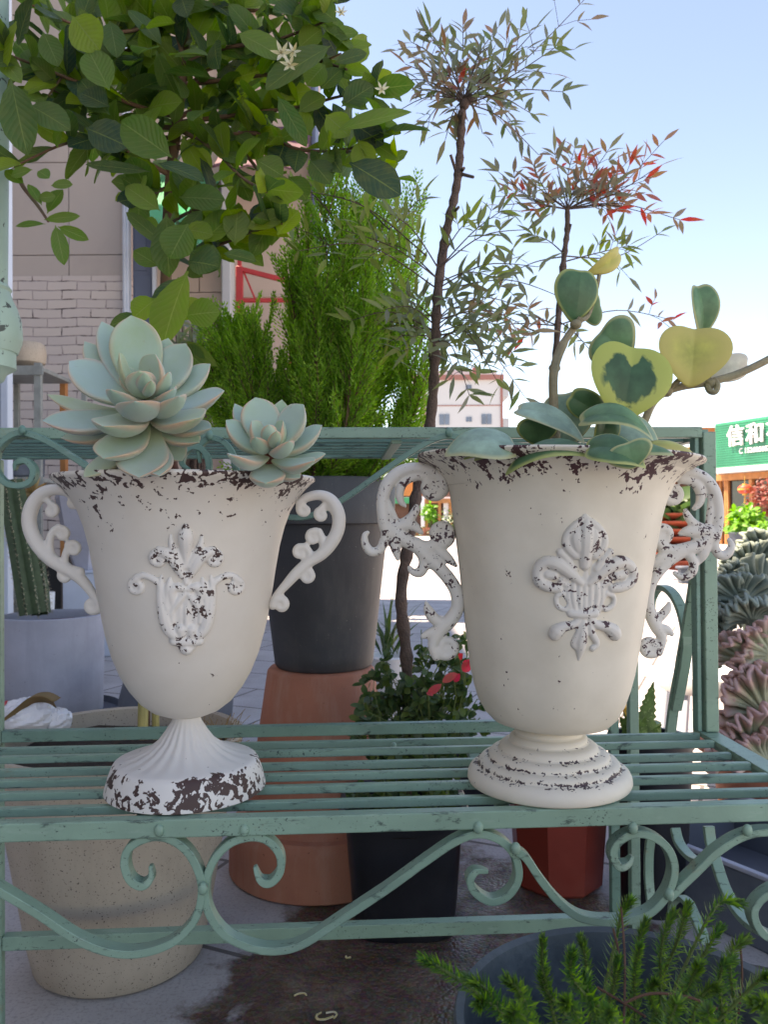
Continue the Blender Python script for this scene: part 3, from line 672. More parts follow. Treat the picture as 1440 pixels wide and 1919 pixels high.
# middle shelf
mb = MB(); rbox(mb, UL, UR, VF-.002, VF+.010, ZS-.0152, ZS); build('front_rail', mb, M['rack'], rack, smooth=False, bev=.0012)
for k, v in enumerate((.878, .843, .805, .766, .732, .696)):
    mb = MB(); b_ = .0012*math.sin(k*2.3); rbox(mb, UL+.02, UR-.022, v, v+.0075, ZS-.0085+b_, ZS-.001+b_); build('slat', mb, M['rack'], rack, smooth=False, bev=.001)
for s_ in (UR-.021, UL):
    mb = MB(); rbox(mb, s_, s_+.021, VF+.0105, VB+.022, ZS-.006, ZS-.0005); rbox(mb, s_+(.016 if s_ > 0 else 0), s_+(.021 if s_ > 0 else .005), VF+.0105, VB+.022, ZS-.020, ZS-.0062); build('side_rail', mb, M['rack'], rack, smooth=False, bev=.0008)
for u_ in (.135, -.18): mb = MB(); rbox(mb, u_, u_+.012, VF+.011, VB+.012, ZS-.0185, ZS-.0135); build('cross_brace', mb, M['rack2'], rack, smooth=False, bev=.0006)
# upper shelf
mb = MB(); rbox(mb, UL+.015, UR-.0155, VB, VB+.011, ZT-.0122, ZT); build('front_rail', mb, M['rack'], rack, smooth=False, bev=.001)
for v in (.925, .965, 1.005, 1.045, 1.083): mb = MB(); rbox(mb, UL+.016, UR-.016, v, v+.011, ZT-.0125, ZT-.0015); build('slat', mb, M['rack2'], rack, smooth=False, bev=.0008)
mb = MB(); rbox(mb, UL+.015, UR-.0155, VR, VR+.012, ZT-.015, ZT); build('back_rail', mb, M['rack2'], rack, smooth=False, bev=.001)
for s_ in (UR-.013, UL): mb = MB(); rbox(mb, s_, s_+.012, VB+.0165, VR-.001, ZT-.013, ZT-.001); build('side_rail', mb, M['rack2'], rack, smooth=False, bev=.0008)
mb = MB(); rbox(mb, .055, .067, VB+.0115, VR-.001, ZT-.0175, ZT-.0130); build('cross_brace', mb, M['rack'], rack, smooth=False, bev=.0006)
# posts
for s_ in (UR-.015, UL): mb = MB(); rbox(mb, s_, s_+.015, VB, VB+.016, ZS-.0, ZT-.0005-.005); build('post', mb, M['rack'], rack, smooth=False, bev=.0012)
mb = MB(); rbox(mb, UR-.0235, UR-.0185, VB+.003, VB+.017, ZS, ZT-.006); build('post', mb, M['rack2'], rack, smooth=False, bev=.0008)
for s_ in (UR-.0145, UL): mb = MB(); rbox(mb, s_, s_+.0135, VR, VR+.014, 0, ZT-.0155); build('leg', mb, M['rack'], rack, smooth=False, bev=.0012)
mb = MB(); rbox(mb, UR-.042, UR-.029, VR+.003, VR+.015, 0, ZS-.02); build('leg', mb, M['rack2'], rack, smooth=False, bev=.001)
for s_ in (UR-.015, UL): mb = MB(); rbox(mb, s_, s_+.015, VF, VF+.015, 0, ZS-.0175); build('leg', mb, M['rack'], rack, smooth=False, bev=.0012)
mb = MB(); rbox(mb, UL+.014, UR-.043, VR+.001, VR+.013, .4200, .4355); build('crossbar', mb, M['rack2'], rack, smooth=False, bev=.001)
mb = MB(); rbox(mb, UL+.014, UR-.043, VR+.001, VR+.017, .137, .156); build('crossbar', mb, M['rack'], rack, smooth=False, bev=.001)
def scroll(pts, v=None, u=None, r=.0033, wide=.0062, k=7, mat='rack', taper=(0, 0), name='scroll'):
    if v is not None: p0 = RP(0, v, 0); n = V
    else: p0 = RP(u, 0, 0); n = U
    q = cr(pts, k); P3 = [PPL(a[0], a[1], p0, n) for a in q]; m = len(P3)
    rr = []
    for i in range(m):
        f = 1.0
        if taper[0]: f = min(f, .45+.55*min(1, i/(k*1.5)))
        if taper[1]: f = min(f, .45+.55*min(1, (m-1-i)/(k*1.5)))
        rr.append(r*f)
    mb = MB(); tube(mb, P3, rr, 4, bn=n, flat=wide/r, sq=True)
    return build(name, mb, M[mat], rack, ang=50, bev=.0007)
VS = .664
scroll([(283, 1620), (284, 1642), (268, 1656), (246, 1644), (236, 1612), (248, 1582), (290, 1564), (330, 1573), (362, 1604), (380, 1655), (370, 1712), (332, 1756), (275, 1779), (215, 1780), (150, 1757), (70, 1705), (0, 1663), (-90, 1606), (-150, 1568), (-210, 1575), (-250, 1610)], VS, taper=(1, 0))
scroll([(478, 1622), (488, 1646), (508, 1650), (526, 1628), (524, 1595), (500, 1570), (468, 1565), (430, 1578), (400, 1612), (386, 1660), (393, 1705), (422, 1746), (470, 1770), (520, 1776), (570, 1763), (640, 1718), (725, 1662), (800, 1608), (855, 1572), (897, 1559), (938, 1572), (964, 1602), (970, 1640), (952, 1672), (920, 1685), (890, 1668), (880, 1645), (892, 1630), (915, 1632)], VS+.001, taper=(1, 1))
scroll([(966, 1592), (985, 1605), (1012, 1645), (1045, 1685), (1080, 1712), (1120, 1722), (1165, 1722), (1215, 1706), (1248, 1670), (1261, 1625), (1248, 1585), (1215, 1562), (1180, 1560), (1153, 1578), (1147, 1600), (1158, 1620), (1176, 1616), (1185, 1603)], VS, taper=(0, 1))
scroll([(1250, 1680), (1300, 1632), (1345, 1590), (1395, 1562), (1450, 1556), (1520, 1570)], VS+.001)
scroll([(1560, 1640), (1500, 1648), (1440, 1668), (1410, 1700), (1418, 1735), (1440, 1752), (1480, 1750)], VS)
for (x, y) in ((298, 1556), (458, 1556), (380, 1665), (897, 1551), (967, 1590), (1187, 1552), (1402, 1556), (1255, 1676)):
    mb = MB(); c = PPL(x, y, RP(0, VS-.008, 0), V); ball(mb, c, .0042, 8, (1, .8, 1.25))
    for dx in (-6, 6): tube(mb, [PPL(x+dx, y-6, RP(0, VS-.007, 0), V), PPL(x+dx*.6, y+10, RP(0, VS-.0085, 0), V)], .0012, 5)
    build('knob', mb, M['rack'], rack, ang=60)
VU = .872
scroll([(28, 882), (32, 868), (50, 864), (64, 880), (60, 900), (40, 910), (12, 905), (-8, 880), (-4, 845), (18, 820), (45, 812), (85, 825), (130, 852), (180, 885), (240, 925), (300, 950), (350, 940), (385, 905), (392, 870), (382, 845), (362, 838), (345, 850), (342, 870), (356, 880)], VU, mat='rack2', r=.0032, taper=(1, 1))
scroll([(375, 868), (374, 840), (392, 822), (418, 828), (436, 850), (445, 885), (470, 930), (520, 962), (565, 970), (610, 955), (660, 925), (720, 882), (775, 845), (812, 825), (842, 818), (875, 828), (900, 850), (915, 885), (905, 915), (880, 925)], VU+.0005, mat='rack2', r=.0032, taper=(1, 1))
scroll([(915, 880), (960, 930), (1020, 962), (1090, 965), (1150, 940), (1190, 890), (1190, 850), (1160, 830), (1135, 845), (1135, 865)], VU, mat='rack2', r=.0032, taper=(0, 1))
for (x, y) in ((41, 806), (842, 810), (392, 815), (440, 870)):
    mb = MB(); c = PPL(x, y, RP(0, VU-.008, 0), V); ball(mb, c, .0042, 8, (1, .8, 1.3)); build('knob', mb, M['rack2'], rack, ang=60)
# end panel scrolls (plane of the rack's right side)
US = UR-.008
scroll([(1305, 880), (1312, 940), (1312, 1000), (1304, 1080), (1290, 1170), (1276, 1250), (1264, 1320), (1256, 1384)], None, US, wide=.0062, r=.0032)
scroll([(1233, 1165), (1222, 1150), (1221, 1125), (1232, 1104), (1248, 1102), (1266, 1118), (1280, 1150), (1288, 1195), (1285, 1240), (1276, 1290), (1268, 1330)], None, US+.001, wide=.0062, r=.0032, taper=(1, 0))
scroll([(1266, 1552), (1273, 1578), (1287, 1598), (1305, 1612), (1330, 1616)], None, US, wide=.006, r=.003)
scroll([(1329, 1548), (1333, 1580), (1345, 1622), (1361, 1668), (1384, 1708), (1412, 1736), (1450, 1755)], None, US+.001, wide=.006, r=.003)
scroll([(1222, 1560), (1217, 1600), (1217, 1650), (1222, 1700)], None, US, wide=.006, r=.003)
scroll([(1256, 1712), (1262, 1692), (1276, 1682), (1292, 1694), (1305, 1722), (1318, 1752), (1330, 1790)], None, US, wide=.006, r=.003, taper=(1, 0))
# rivet heads on the back slat
for (x, y) in ((126, 1405), (738, 1397)):
    mb = MB(); ball(mb, P(x, y, .872), .0035, 8); build('rivet', mb, M['rack'], rack)
# ================================================================== the two urns
class Urn:
    def __init__(s, cx, d, base_y, prof, tilt=0):
        s.d = d; s.cx = cx; s.k = d/FPX; s.base = P(cx, base_y, d); s.base.z = ZS+.0006
        s.by = base_y; s.T = Matrix.Rotation(tilt, 3, 'Y')
        s.prof = [(w*s.k, (base_y-y)*s.k) for (w, y) in prof]     # r, z from base up
    def rad(s, z):
        pr = s.outer
        for (a, b) in zip(pr, pr[1:]):
            if a[1] <= z <= b[1]: t = (z-a[1])/max(b[1]-a[1], 1e-6); return a[0]+(b[0]-a[0])*t
        return pr[-1][0]
    def surf(s, px, py):      # pixel -> front of the wall
        d = s.d-.08
        for _ in range(6):
            p = P(px, py, d); q = s.T.inverted() @ (p-s.base); r = s.rad(q.z); x = min(abs(q.x), r*.999)
            d = s.base.y - math.sqrt(r*r-x*x)
        return P(px, py, d)
def strokes(mb, lst, f, n=10):
    for st in lst:
        pts = cr([(a[0], a[1], a[2]) for a in st], 5) if len(st) > 2 else [np.array(a, float) for a in st]
        P3 = [f(a[0], a[1]) for a in pts]; rr = [max(a[2], .6)*f.k for a in pts]
        # rounded ends
        rr = [r_*f.g for r_ in rr]; tube(mb, P3, rr, n); ball(mb, P3[0], rr[0], 8); ball(mb, P3[-1], rr[-1], 8)
def spiral(cx, cy, Rr, a0, turns, sgn=1, r0=None, n=7):
    r0 = r0 or Rr*.42; out = []
    m = int(turns*n)
    for i in range(m+1):
        t = i/m; rr = Rr*(1-t)**.9*.72+.5; a = a0+sgn*2*PI*turns*t
        out.append((cx+rr*math.cos(a), cy+rr*math.sin(a), r0*(1-.35*t)))
    return out
# ---------------- left urn
profL = [(144, 1470), (147, 1468), (146, 1462), (140, 1440), (134, 1424), (130, 1418), (123, 1415), (110, 1412), (92, 1407), (70, 1397), (50, 1381), (37, 1363), (28, 1347), (24.5, 1338)]
bodyL = [(22, 1338), (40, 1334), (62, 1325), (84, 1308), (104, 1283), (120, 1255), (134, 1220), (145, 1180), (153, 1140), (160, 1100), (166, 1060), (173, 1020), (182, 985), (193, 955), (206, 932), (221, 914), (234, 902), (239, 898), (240, 894), (238, 891), (234, 891), (223, 901), (205, 920), (190, 945), (180, 980), (165, 1060), (150, 1150)]
UL_ = Urn(349, .725, 1470, profL, R(.4))
urnL = thing('urn', UL_.base, 'ivory metal urn with plain curled handles, planted with two rosettes', 'urn', 'pair of flaking metal urns on the rack')
fl = lambda a, j: (.035*math.sin(22*a) if 7 <= j <= 11 else 0)
mb = MB(); lathe(mb, UL_.prof, UL_.base, 132, UL_.T, flute=fl); build('foot', mb, M['urn_l_base'], urnL, ang=60)
UL_.outer = [(w*UL_.k, (1470-y)*UL_.k) for (w, y) in bodyL[:18]]
mb = MB(); lathe(mb, [(w*UL_.k, (1470-y)*UL_.k) for (w, y) in bodyL]+[(.001, (1470-1150)*UL_.k)], UL_.base, 96, UL_.T); build('bowl', mb, M['urn_l'], urnL, ang=60)
mb = MB(); lathe(mb, [(.206*FPX*UL_.k*1.0*.95 if 0 else 190*UL_.k, 0), (.1*UL_.k, 6*UL_.k)], UL_.base+UL_.T @ Vector((0, 0, (1470-950)*UL_.k)), 40); build('potting_soil', mb, M['soil'], urnL)
fL = lambda x, y: UL_.surf(x, y); 
class F:
    def __init__(s, f, k, g=1.0): s.f = f; s.k = k; s.g = g
    def __call__(s, x, y): return s.f(x, y)
fs_ = F(fL, (UL_.d-.08)/FPX, 1.18)
C = []
C += [[(348, 986, 5), (348, 1000, 12), (348, 1018, 12), (348, 1045, 7), (348, 1062, 5)]]
for s_ in (-1, 1):
    mx = lambda x, s_=s_: 349+s_*x
    C += [[(mx(29), 1004, 3), (mx(27), 1022, 6), (mx(18), 1040, 7), (mx(6), 1060, 6)],
          [(mx(8), 1078, 6), (mx(16), 1062, 9), (mx(27), 1045, 10), (mx(38), 1036, 10), (mx(50), 1032, 8)],
          spiral(mx(51), 1047, 18, -PI/2 if s_ > 0 else -PI/2, 1.3, s_*1, 8),
          [(mx(3), 1075, 3), (mx(0), 1092, 5)],
          [(mx(36), 1140, 8), (mx(42), 1115, 7), (mx(50), 1095, 6), (mx(64), 1083, 6), (mx(80), 1078, 6), (mx(92), 1083, 7)],
          spiral(mx(91), 1099, 19, -PI/2, 1.5, s_, 7),
          [(mx(46), 1080, 3), (mx(48), 1095, 6), (mx(47), 1120, 8), (mx(42), 1150, 10), (mx(34), 1178, 10), (mx(20), 1193, 8)],
          [(mx(30), 1084, 3), (mx(33), 1100, 7), (mx(36), 1125, 7), (mx(34), 1148, 7)],
          [(mx(4), 1104, 5), (mx(18), 1100, 7), (mx(28), 1108, 8), (mx(26), 1130, 6), (mx(32), 1150, 5)],
          [(mx(2), 1112, 4), (mx(16), 1128, 6), (mx(27), 1145, 6), (mx(26), 1165, 5)],
          [(mx(9), 1188, 8), (mx(10), 1180, 9)]]
C += [[(349, 1140, 3.5), (349, 1178, 4.5)], [(326, 1201, 8), (349, 1203, 9), (374, 1201, 8)], [(340, 1212, 6), (350, 1216, 11), (360, 1212, 6)]]
mb = MB(); strokes(mb, C, fs_); plate = F(lambda x, y: UL_.surf(x, y)+Vector((0, .0055, 0)), (UL_.d-.08)/FPX)
strokes(mb, [[(349+dx, 1092, 13), (349+dx*1.05, 1130, 15), (349+dx*.85, 1188, 14)] for dx in (-30, -15, 0, 15, 30)]+[[(349, 1010, 12), (349, 1085, 15)], [(349, 1085, 10), (310, 1045, 10)], [(349, 1085, 10), (388, 1045, 10)]], plate); build('crest', mb, M['urn_l_crest'], urnL, remesh=.0008, smooth_it=1)
def handle(lst, d, mat, parent, flat=.0, push=0):
    f = F(lambda x, y: P(x, y, d), d/FPX); mb = MB(); strokes(mb, lst, f, 12)
    return build('handle', mb, M[mat], parent, remesh=.0011, smooth_it=4)
HL = [[(136, 930, 7), (120, 921, 9), (98, 918, 11), (76, 927, 13), (60, 948, 14), (54, 975, 14), (60, 1002, 14), (76, 1028, 14), (100, 1052, 13), (128, 1068, 12), (152, 1086, 11), (170, 1108, 9), (183, 1128, 8), (188, 1142, 8)],
      spiral(136, 941, 17, -PI*.6, 1.2, 1, 8), spiral(173, 1134, 19, -.2, 1.2, 1, 9),
      [(66, 945, 8), (78, 935, 6), (92, 940, 6)], spiral(95, 957, 16, -PI*.5, 1.3, 1, 7),
      [(95, 1042, 8), (92, 1020, 8), (97, 998, 7), (110, 988, 7)], spiral(116, 1001, 15, -PI*.6, 1.3, 1, 7),
      [(120, 1058, 8), (122, 1040, 7), (128, 1024, 7)], spiral(137, 1029, 17, -PI*.8, 1.3, 1, 7),
      [(150, 1072, 9), (132, 1066, 7), (118, 1068, 6)], spiral(122, 1079, 14, -PI*.7, 1.3, -1, 7)]
handle(HL, .725, 'urn_l_handle', urnL)
HR = [[(560, 942, 7), (576, 932, 9), (600, 928, 10), (621, 938, 12), (634, 962, 13), (634, 990, 13), (622, 1016, 13), (603, 1038, 12), (578, 1054, 11), (556, 1074, 11), (536, 1096, 9), (518, 1116, 7), (510, 1128, 6)],
      spiral(571, 955, 17, -PI*.6, 1.2, -1, 7), spiral(526, 1134, 20, PI*1.0, 1.2, 1, 9),
      [(628, 960, 8), (612, 946, 6), (604, 950, 6)], spiral(603, 965, 15, -PI*.5, 1.3, -1, 7),
      [(605, 1034, 8), (605, 1012, 7), (598, 996, 7)], spiral(588, 1007, 17, -PI*.4, 1.3, -1, 7),
      [(582, 1050, 8), (580, 1035, 7), (572, 1024, 7)], spiral(563, 1035, 16, -PI*.3, 1.3, -1, 7),
      [(556, 1072, 8), (572, 1066, 7), (582, 1070, 6)], spiral(575, 1080, 15, -PI*.3, 1.3, 1, 7)]
handle(HR, .725, 'urn_l_handle', urnL)
# ---------------- right urn (leans a touch to the left, body slightly faceted)
profR = [(148, 1458), (151, 1451), (150, 1442), (146, 1434), (138, 1428), (131, 1427), (130, 1421), (126, 1416), (118, 1414), (112, 1413), (111, 1406), (106, 1401), (97, 1399), (92, 1398), (90, 1390), (84, 1385), (76, 1383), (72, 1382), (71, 1374), (66, 1370), (62, 1368), (62, 1360), (56, 1356), (54, 1350), (55, 1340)]
bodyR = [(54, 1352), (90, 1350), (108, 1344), (122, 1330), (134, 1308), (143, 1280), (150, 1250), (156, 1210), (162, 1170), (169, 1115), (176, 1060), (184, 1005), (191, 960), (199, 925), (210, 899), (228, 879), (250, 867), (260, 862), (262, 858), (260, 855), (255, 856), (239, 871), (213, 892), (196, 930), (184, 985), (165, 1100)]
UR_ = Urn(1029, .735, 1458, profR, R(1.9)*-1)
urnR = thing('urn', UR_.base, 'cream metal urn with pierced leafy handles, planted with the heart leaved hoya', 'urn', 'pair of flaking metal urns on the rack')
UR_.outer = [(w*UR_.k, (1458-y)*UR_.k) for (w, y) in bodyR[:18]]
UR_.T = Matrix.Rotation(R(2.0), 3, 'Y')
mb = MB(); lathe(mb, UR_.prof, UR_.base, 96, ang_ if 0 else Matrix.Identity(3)); build('foot', mb, M['urn_r_base'], urnR, ang=52, bev=.0012)
mb = MB(); lathe(mb, [(w*UR_.k, (1458-y)*UR_.k) for (w, y) in bodyR]+[(.001, (1458-1100)*UR_.k)], UR_.base, 96, UR_.T, flute=lambda a, j: (.012*math.cos(8*a+.4) if 3 < j < 13 else 0)); build('bowl', mb, M['urn_r'], urnR, ang=60)
mb = MB(); lathe(mb, [(206*UR_.k, 0), (.1*UR_.k, 5*UR_.k)], UR_.base+UR_.T @ Vector((0, 0, (1458-905)*UR_.k)), 40); build('potting_soil', mb, M['soil'], urnR)
fr = F(lambda x, y: UR_.surf(x, y), (UR_.d-.085)/FPX, 1.1)
cx = 1094; C = [[(1100, 966, 3), (1099, 980, 10), (1098, 1005, 16), (1097, 1030, 14), (1096, 1058, 10)]]
for s_ in (-1, 1):
    mx = lambda x, s_=s_: cx+3+s_*x
    C += [[(mx(-2), 966, 4), (mx(18), 984, 8), (mx(34), 1004, 8), (mx(33), 1024, 9), (mx(18), 1040, 9)], [(mx(8), 985, 6), (mx(16), 1003, 12), (mx(14), 1022, 12), (mx(6), 1038, 8)],
          [(mx(47), 1034, 7), (mx(34), 1048, 7), (mx(22), 1066, 7)],
          [(mx(8), 1092, 7), (mx(26), 1076, 10), (mx(50), 1058, 13), (mx(72), 1054, 12), (mx(86), 1068, 12), (mx(84), 1088, 12), (mx(66), 1100, 10), (mx(50), 1102, 8)],
          [(mx(58), 1078, 9), (mx(70), 1076, 10)], [(mx(30), 1098, 4), (mx(46), 1090, 5), (mx(34), 1082, 4)],
          [(mx(40), 1112, 5), (mx(53), 1118, 5), (mx(52), 1134, 5), (mx(38), 1142, 5), (mx(31), 1130, 4), (mx(40), 1112, 4)],
          [(mx(22), 1095, 5), (mx(22), 1120, 6), (mx(17), 1146, 5)], [(mx(11), 1095, 5), (mx(10), 1120, 6), (mx(8), 1146, 5)],
          [(mx(32), 1102, 4), (mx(31), 1125, 5), (mx(25), 1145, 4)],
          [(mx(10), 1160, 6), (mx(22), 1170, 8), (mx(40), 1174, 10), (mx(52), 1182, 13), (mx(56), 1188, 12)],
          [(mx(8), 1160, 5), (mx(12), 1185, 7), (mx(22), 1205, 6), (mx(14), 1215, 6)]]
C += [[(1097, 1092, 5), (1096, 1146, 6)], [(1070, 1149, 8), (1092, 1151, 9), (1116, 1149, 8)], [(1094, 1160, 6), (1091, 1190, 10), (1088, 1212, 10), (1085, 1236, 3)]]
mb = MB(); strokes(mb, C, fr); plate = F(lambda x, y: UR_.surf(x, y)+Vector((0, .0050, 0)), (UR_.d-.085)/FPX)
strokes(mb, [[(1097+dx, 1060, 13), (1096+dx, 1100, 15), (1095+dx*.7, 1148, 13)] for dx in (-32, -16, 0, 16, 32)]+[[(1098, 985, 16), (1097, 1050, 18)], [(1070, 1080, 14), (1030, 1072, 17)], [(1122, 1080, 14), (1158, 1074, 17)], [(1094, 1160, 12), (1090, 1200, 13)]], plate); build('crest', mb, M['urn_r_orn'], urnR, remesh=.0008, smooth_it=1)
HRL = [[(826, 893, 9), (806, 882, 10), (780, 878, 12), (750, 885, 13), (728, 905, 13), (718, 932, 12), (718, 962, 12), (724, 990, 13), (738, 1004, 12)],
       spiral(812, 912, 30, -PI*.25, 1.5, 1, 12), [(800, 892, 8), (778, 893, 9), (758, 903, 9), (749, 922, 9), (752, 940, 7), (760, 948, 4)],
       [(728, 985, 10), (722, 1010, 10), (712, 1030, 9), (696, 1034, 9), (685, 1020, 8), (684, 1003, 6), (690, 998, 4)],
       [(738, 1005, 10), (742, 1028, 10), (746, 1048, 4)], [(740, 990, 11), (760, 984, 12), (776, 986, 10), (790, 998, 5)],
       [(752, 982, 9), (770, 970, 9), (780, 955, 8), (781, 950, 6)], [(728, 985, 12), (748, 1004, 14), (772, 1018, 14), (798, 1026, 13), (818, 1022, 12)],
       spiral(826, 1001, 27, PI*.45, 1.6, -1, 12), [(810, 1022, 11), (828, 1036, 11), (842, 1048, 9), (855, 1060, 4)],
       [(780, 1020, 14), (798, 1040, 15), (812, 1055, 13)], [(790, 1030, 12), (796, 1054, 11), (788, 1072, 10), (774, 1072, 7), (768, 1064, 5)],
       [(795, 1035, 14), (820, 1060, 13), (842, 1085, 13), (856, 1110, 13), (858, 1138, 13), (846, 1160, 14), (828, 1178, 14), (816, 1196, 12), (812, 1212, 10), (818, 1230, 9)],
       [(862, 1118, 6), (872, 1118, 5)],
       [(832, 1168, 11), (815, 1160, 11), (804, 1145, 10), (799, 1130, 4)], [(824, 1184, 11), (808, 1186, 10), (794, 1192, 6)],
       spiral(838, 1212, 27, PI*.9, 1.7, -1, 9), [(722, 930, 6), (735, 960, 7), (745, 980, 6)]]
handle(HRL, .735, 'urn_r_orn', urnR)
HRR = [[(1248, 905, 9), (1268, 890, 11), (1292, 886, 12), (1318, 895, 12), (1338, 918, 12), (1346, 948, 11), (1346, 980, 11), (1340, 1008, 12)],
       spiral(1262, 924, 28, -PI*.7, 1.5, -1, 10), [(1278, 898, 9), (1302, 904, 10), (1314, 922, 10), (1312, 942, 8), (1302, 953, 5)],
       [(1340, 1000, 10), (1340, 1024, 9), (1350, 1040, 9), (1364, 1038, 9), (1372, 1024, 7), (1368, 1012, 5)],
       [(1326, 1020, 10), (1318, 1040, 10), (1312, 1054, 4)], [(1320, 992, 10), (1302, 982, 9), (1290, 968, 8), (1286, 958, 6)],
       [(1330, 995, 12), (1308, 996, 12), (1288, 996, 10), (1276, 1000, 5)], [(1336, 1000, 12), (1316, 1018, 13), (1290, 1028, 13), (1262, 1032, 12), (1244, 1028, 11)],
       spiral(1244, 1003, 25, PI*.5, 1.6, 1, 11), [(1258, 1034, 10), (1240, 1044, 10), (1220, 1058, 5)],
       [(1284, 1030, 11), (1300, 1052, 9), (1298, 1072, 9), (1282, 1082, 8), (1266, 1074, 5)],
       [(1280, 1032, 13), (1255, 1050, 12), (1234, 1072, 11), (1220, 1100, 10), (1216, 1130, 11), (1222, 1155, 12), (1232, 1176, 12), (1242, 1196, 9), (1236, 1222, 8)],
       [(1228, 1164, 10), (1242, 1152, 9), (1252, 1140, 8), (1255, 1130, 4)], [(1236, 1178, 10), (1250, 1180, 9), (1260, 1188, 5)],
       spiral(1219, 1211, 24, 0, 1.7, 1, 9), [(1334, 930, 6), (1332, 960, 7), (1328, 985, 6)], [(1214, 1118, 6), (1204, 1120, 5)]]
handle(HRR, .735, 'urn_r_orn', urnR)
# ================================================================== echeverias in the left urn
def thick(mb, base, tip, w, th, nrm, conc=.18, recurve=.0, mucro=True):
    base = Vector(base); tip = Vector(tip); ax = tip-base; L = ax.length; a, s, n = frame(ax, Vector(nrm)); vs = []; uvs = []
    ts = [0, .06, .16, .28, .42, .56, .68, .79, .88, .94, .975, 1.0]; ws = [.42, .49, .60, .76, .92, 1.0, .97, .85, .62, .36, .13, .02]; m = 14
    for t, ww in zip(ts, ws):
        c = base+ax*t + n*(L*recurve*(t*t)) - n*(L*.10*math.sin(PI*t)); tt = th*(.55+.6*math.sin(PI*min(t*1.1, 1)))*(1 if t < .85 else (1-(t-.85)/.17))
        for k in range(m):
            q = 2*PI*k/m; x = math.cos(q); z = math.sin(q)
            vs.append(c + s*(x*ww*w*.5) + n*(z*max(tt, 1e-5)*.5*(1 if z < 0 else .75) + conc*ww*w*x*x)); uvs.append((.5+.5*x*(.96), t))
    fs = [(i*m+k, i*m+(k+1) % m, (i+1)*m+(k+1) % m, (i+1)*m+k) for i in range(len(ts)-1) for k in range(m)]
    fs += [tuple(range(m))[::-1], tuple(range((len(ts)-1)*m, len(ts)*m))]
    mb.add(vs, fs, 0, uvs)
def rosette(name, label, c, axis, leaves, stemto, origin):
    o = thing(name, origin, label, 'succulent', 'echeverias in the left urn'); mb = MB(); cc = P(*c); A = Vector(axis).normalized(); k = c[2]/FPX
    for (tx, ty, dd, w, *ex) in leaves:
        tip = P(tx, ty, c[2]+dd); b = cc+(tip-cc)*.10 - A*.004*(ex[0] if ex else 1)
        thick(mb, b, tip, w*k*1.10, .0105*min(1, w/60)+.002, A + Vector((0, 0, .25)), .16, .08)
    build('leaves', mb, M['succ'], o, ang=80, sub=1)
    mb = MB(); tube(mb, cr([cc-A*.006, (cc+Vector(stemto))/2+Vector((.004, .006, -.004)), stemto], 5), .0062, 9); build('stem', mb, M['redstem'], o)
M['redstem'] = pmat('reddish stem', (.22, .07, .045), .6, .3, 60, .4)
big = [(300, 905, -.05, 60, 5), (262, 908, -.055, 88, 4), (195, 872, -.055, 82, 3.5), (160, 904, -.03, 48, 5), (375, 838, -.015, 50, 4), (398, 812, -.01, 56, 4),
       (82, 800, -.01, 72, 2.5), (92, 752, .03, 40, 3), (424, 742, .0, 62, 2), (380, 795, -.04, 82, 2.5), (192, 812, -.062, 86, 2.2), (128, 686, .005, 92, 1.5),
       (190, 612, .032, 62, 1.5), (246, 597, .018, 94, .8), (352, 650, .022, 86, 1), (398, 690, .022, 62, 1.4), (322, 704, -.036, 36, 0), (296, 664, -.012, 66, 0), (216, 662, -.028, 34, 0),
       (262, 702, -.045, 52, -1), (272, 706, -.05, 30, -2.0), (255, 768, -.078, 76, .4), (340, 756, -.06, 60, .6), (286, 722, -.055, 22, -2.5), (318, 640, .03, 60, 1.2), (158, 650, .03, 60, 2), (398, 765, .02, 50, 2.5), (120, 830, .02, 50, 4), (225, 690, -.01, 44, -.3), (330, 735, -.03, 44, -.2), (205, 740, -.055, 50, .2), (340, 868, .01, 60, 5)]
rosette('echeveria', 'large blue green echeveria rosette rising over the left side of the left urn', (270, 752, .645), (.08, -.72, .62), big, P(330, 925, .725), P(325, 930, .725))
sm = [(498, 912, -.025, 64, 3), (450, 884, .01, 44, 4), (562, 900, .0, 40, 3), (592, 872, -.03, 44, 2), (612, 857, .005, 36, 2.5), (607, 803, .01, 50, 1.5), (420, 792, .0, 54, 1.5), (428, 862, -.045, 46, 1.5), (438, 762, .022, 40, 2), (530, 754, .03, 44, 2),
      (478, 748, .012, 72, .6), (574, 762, .0, 76, .4), (505, 800, -.03, 30, -1), (520, 815, -.045, 24, -1.5), (535, 790, -.01, 44, 0), (468, 790, -.01, 44, .2), (478, 826, -.04, 34, -.3), (545, 835, -.04, 40, .2), (530, 905, .0, 44, 4)]
rosette('echeveria', 'smaller echeveria rosette with peach leaf edges, on the right of the left urn', (504, 845, .635), (.02, -.66, .7), sm, P(490, 935, .72), P(490, 935, .725))
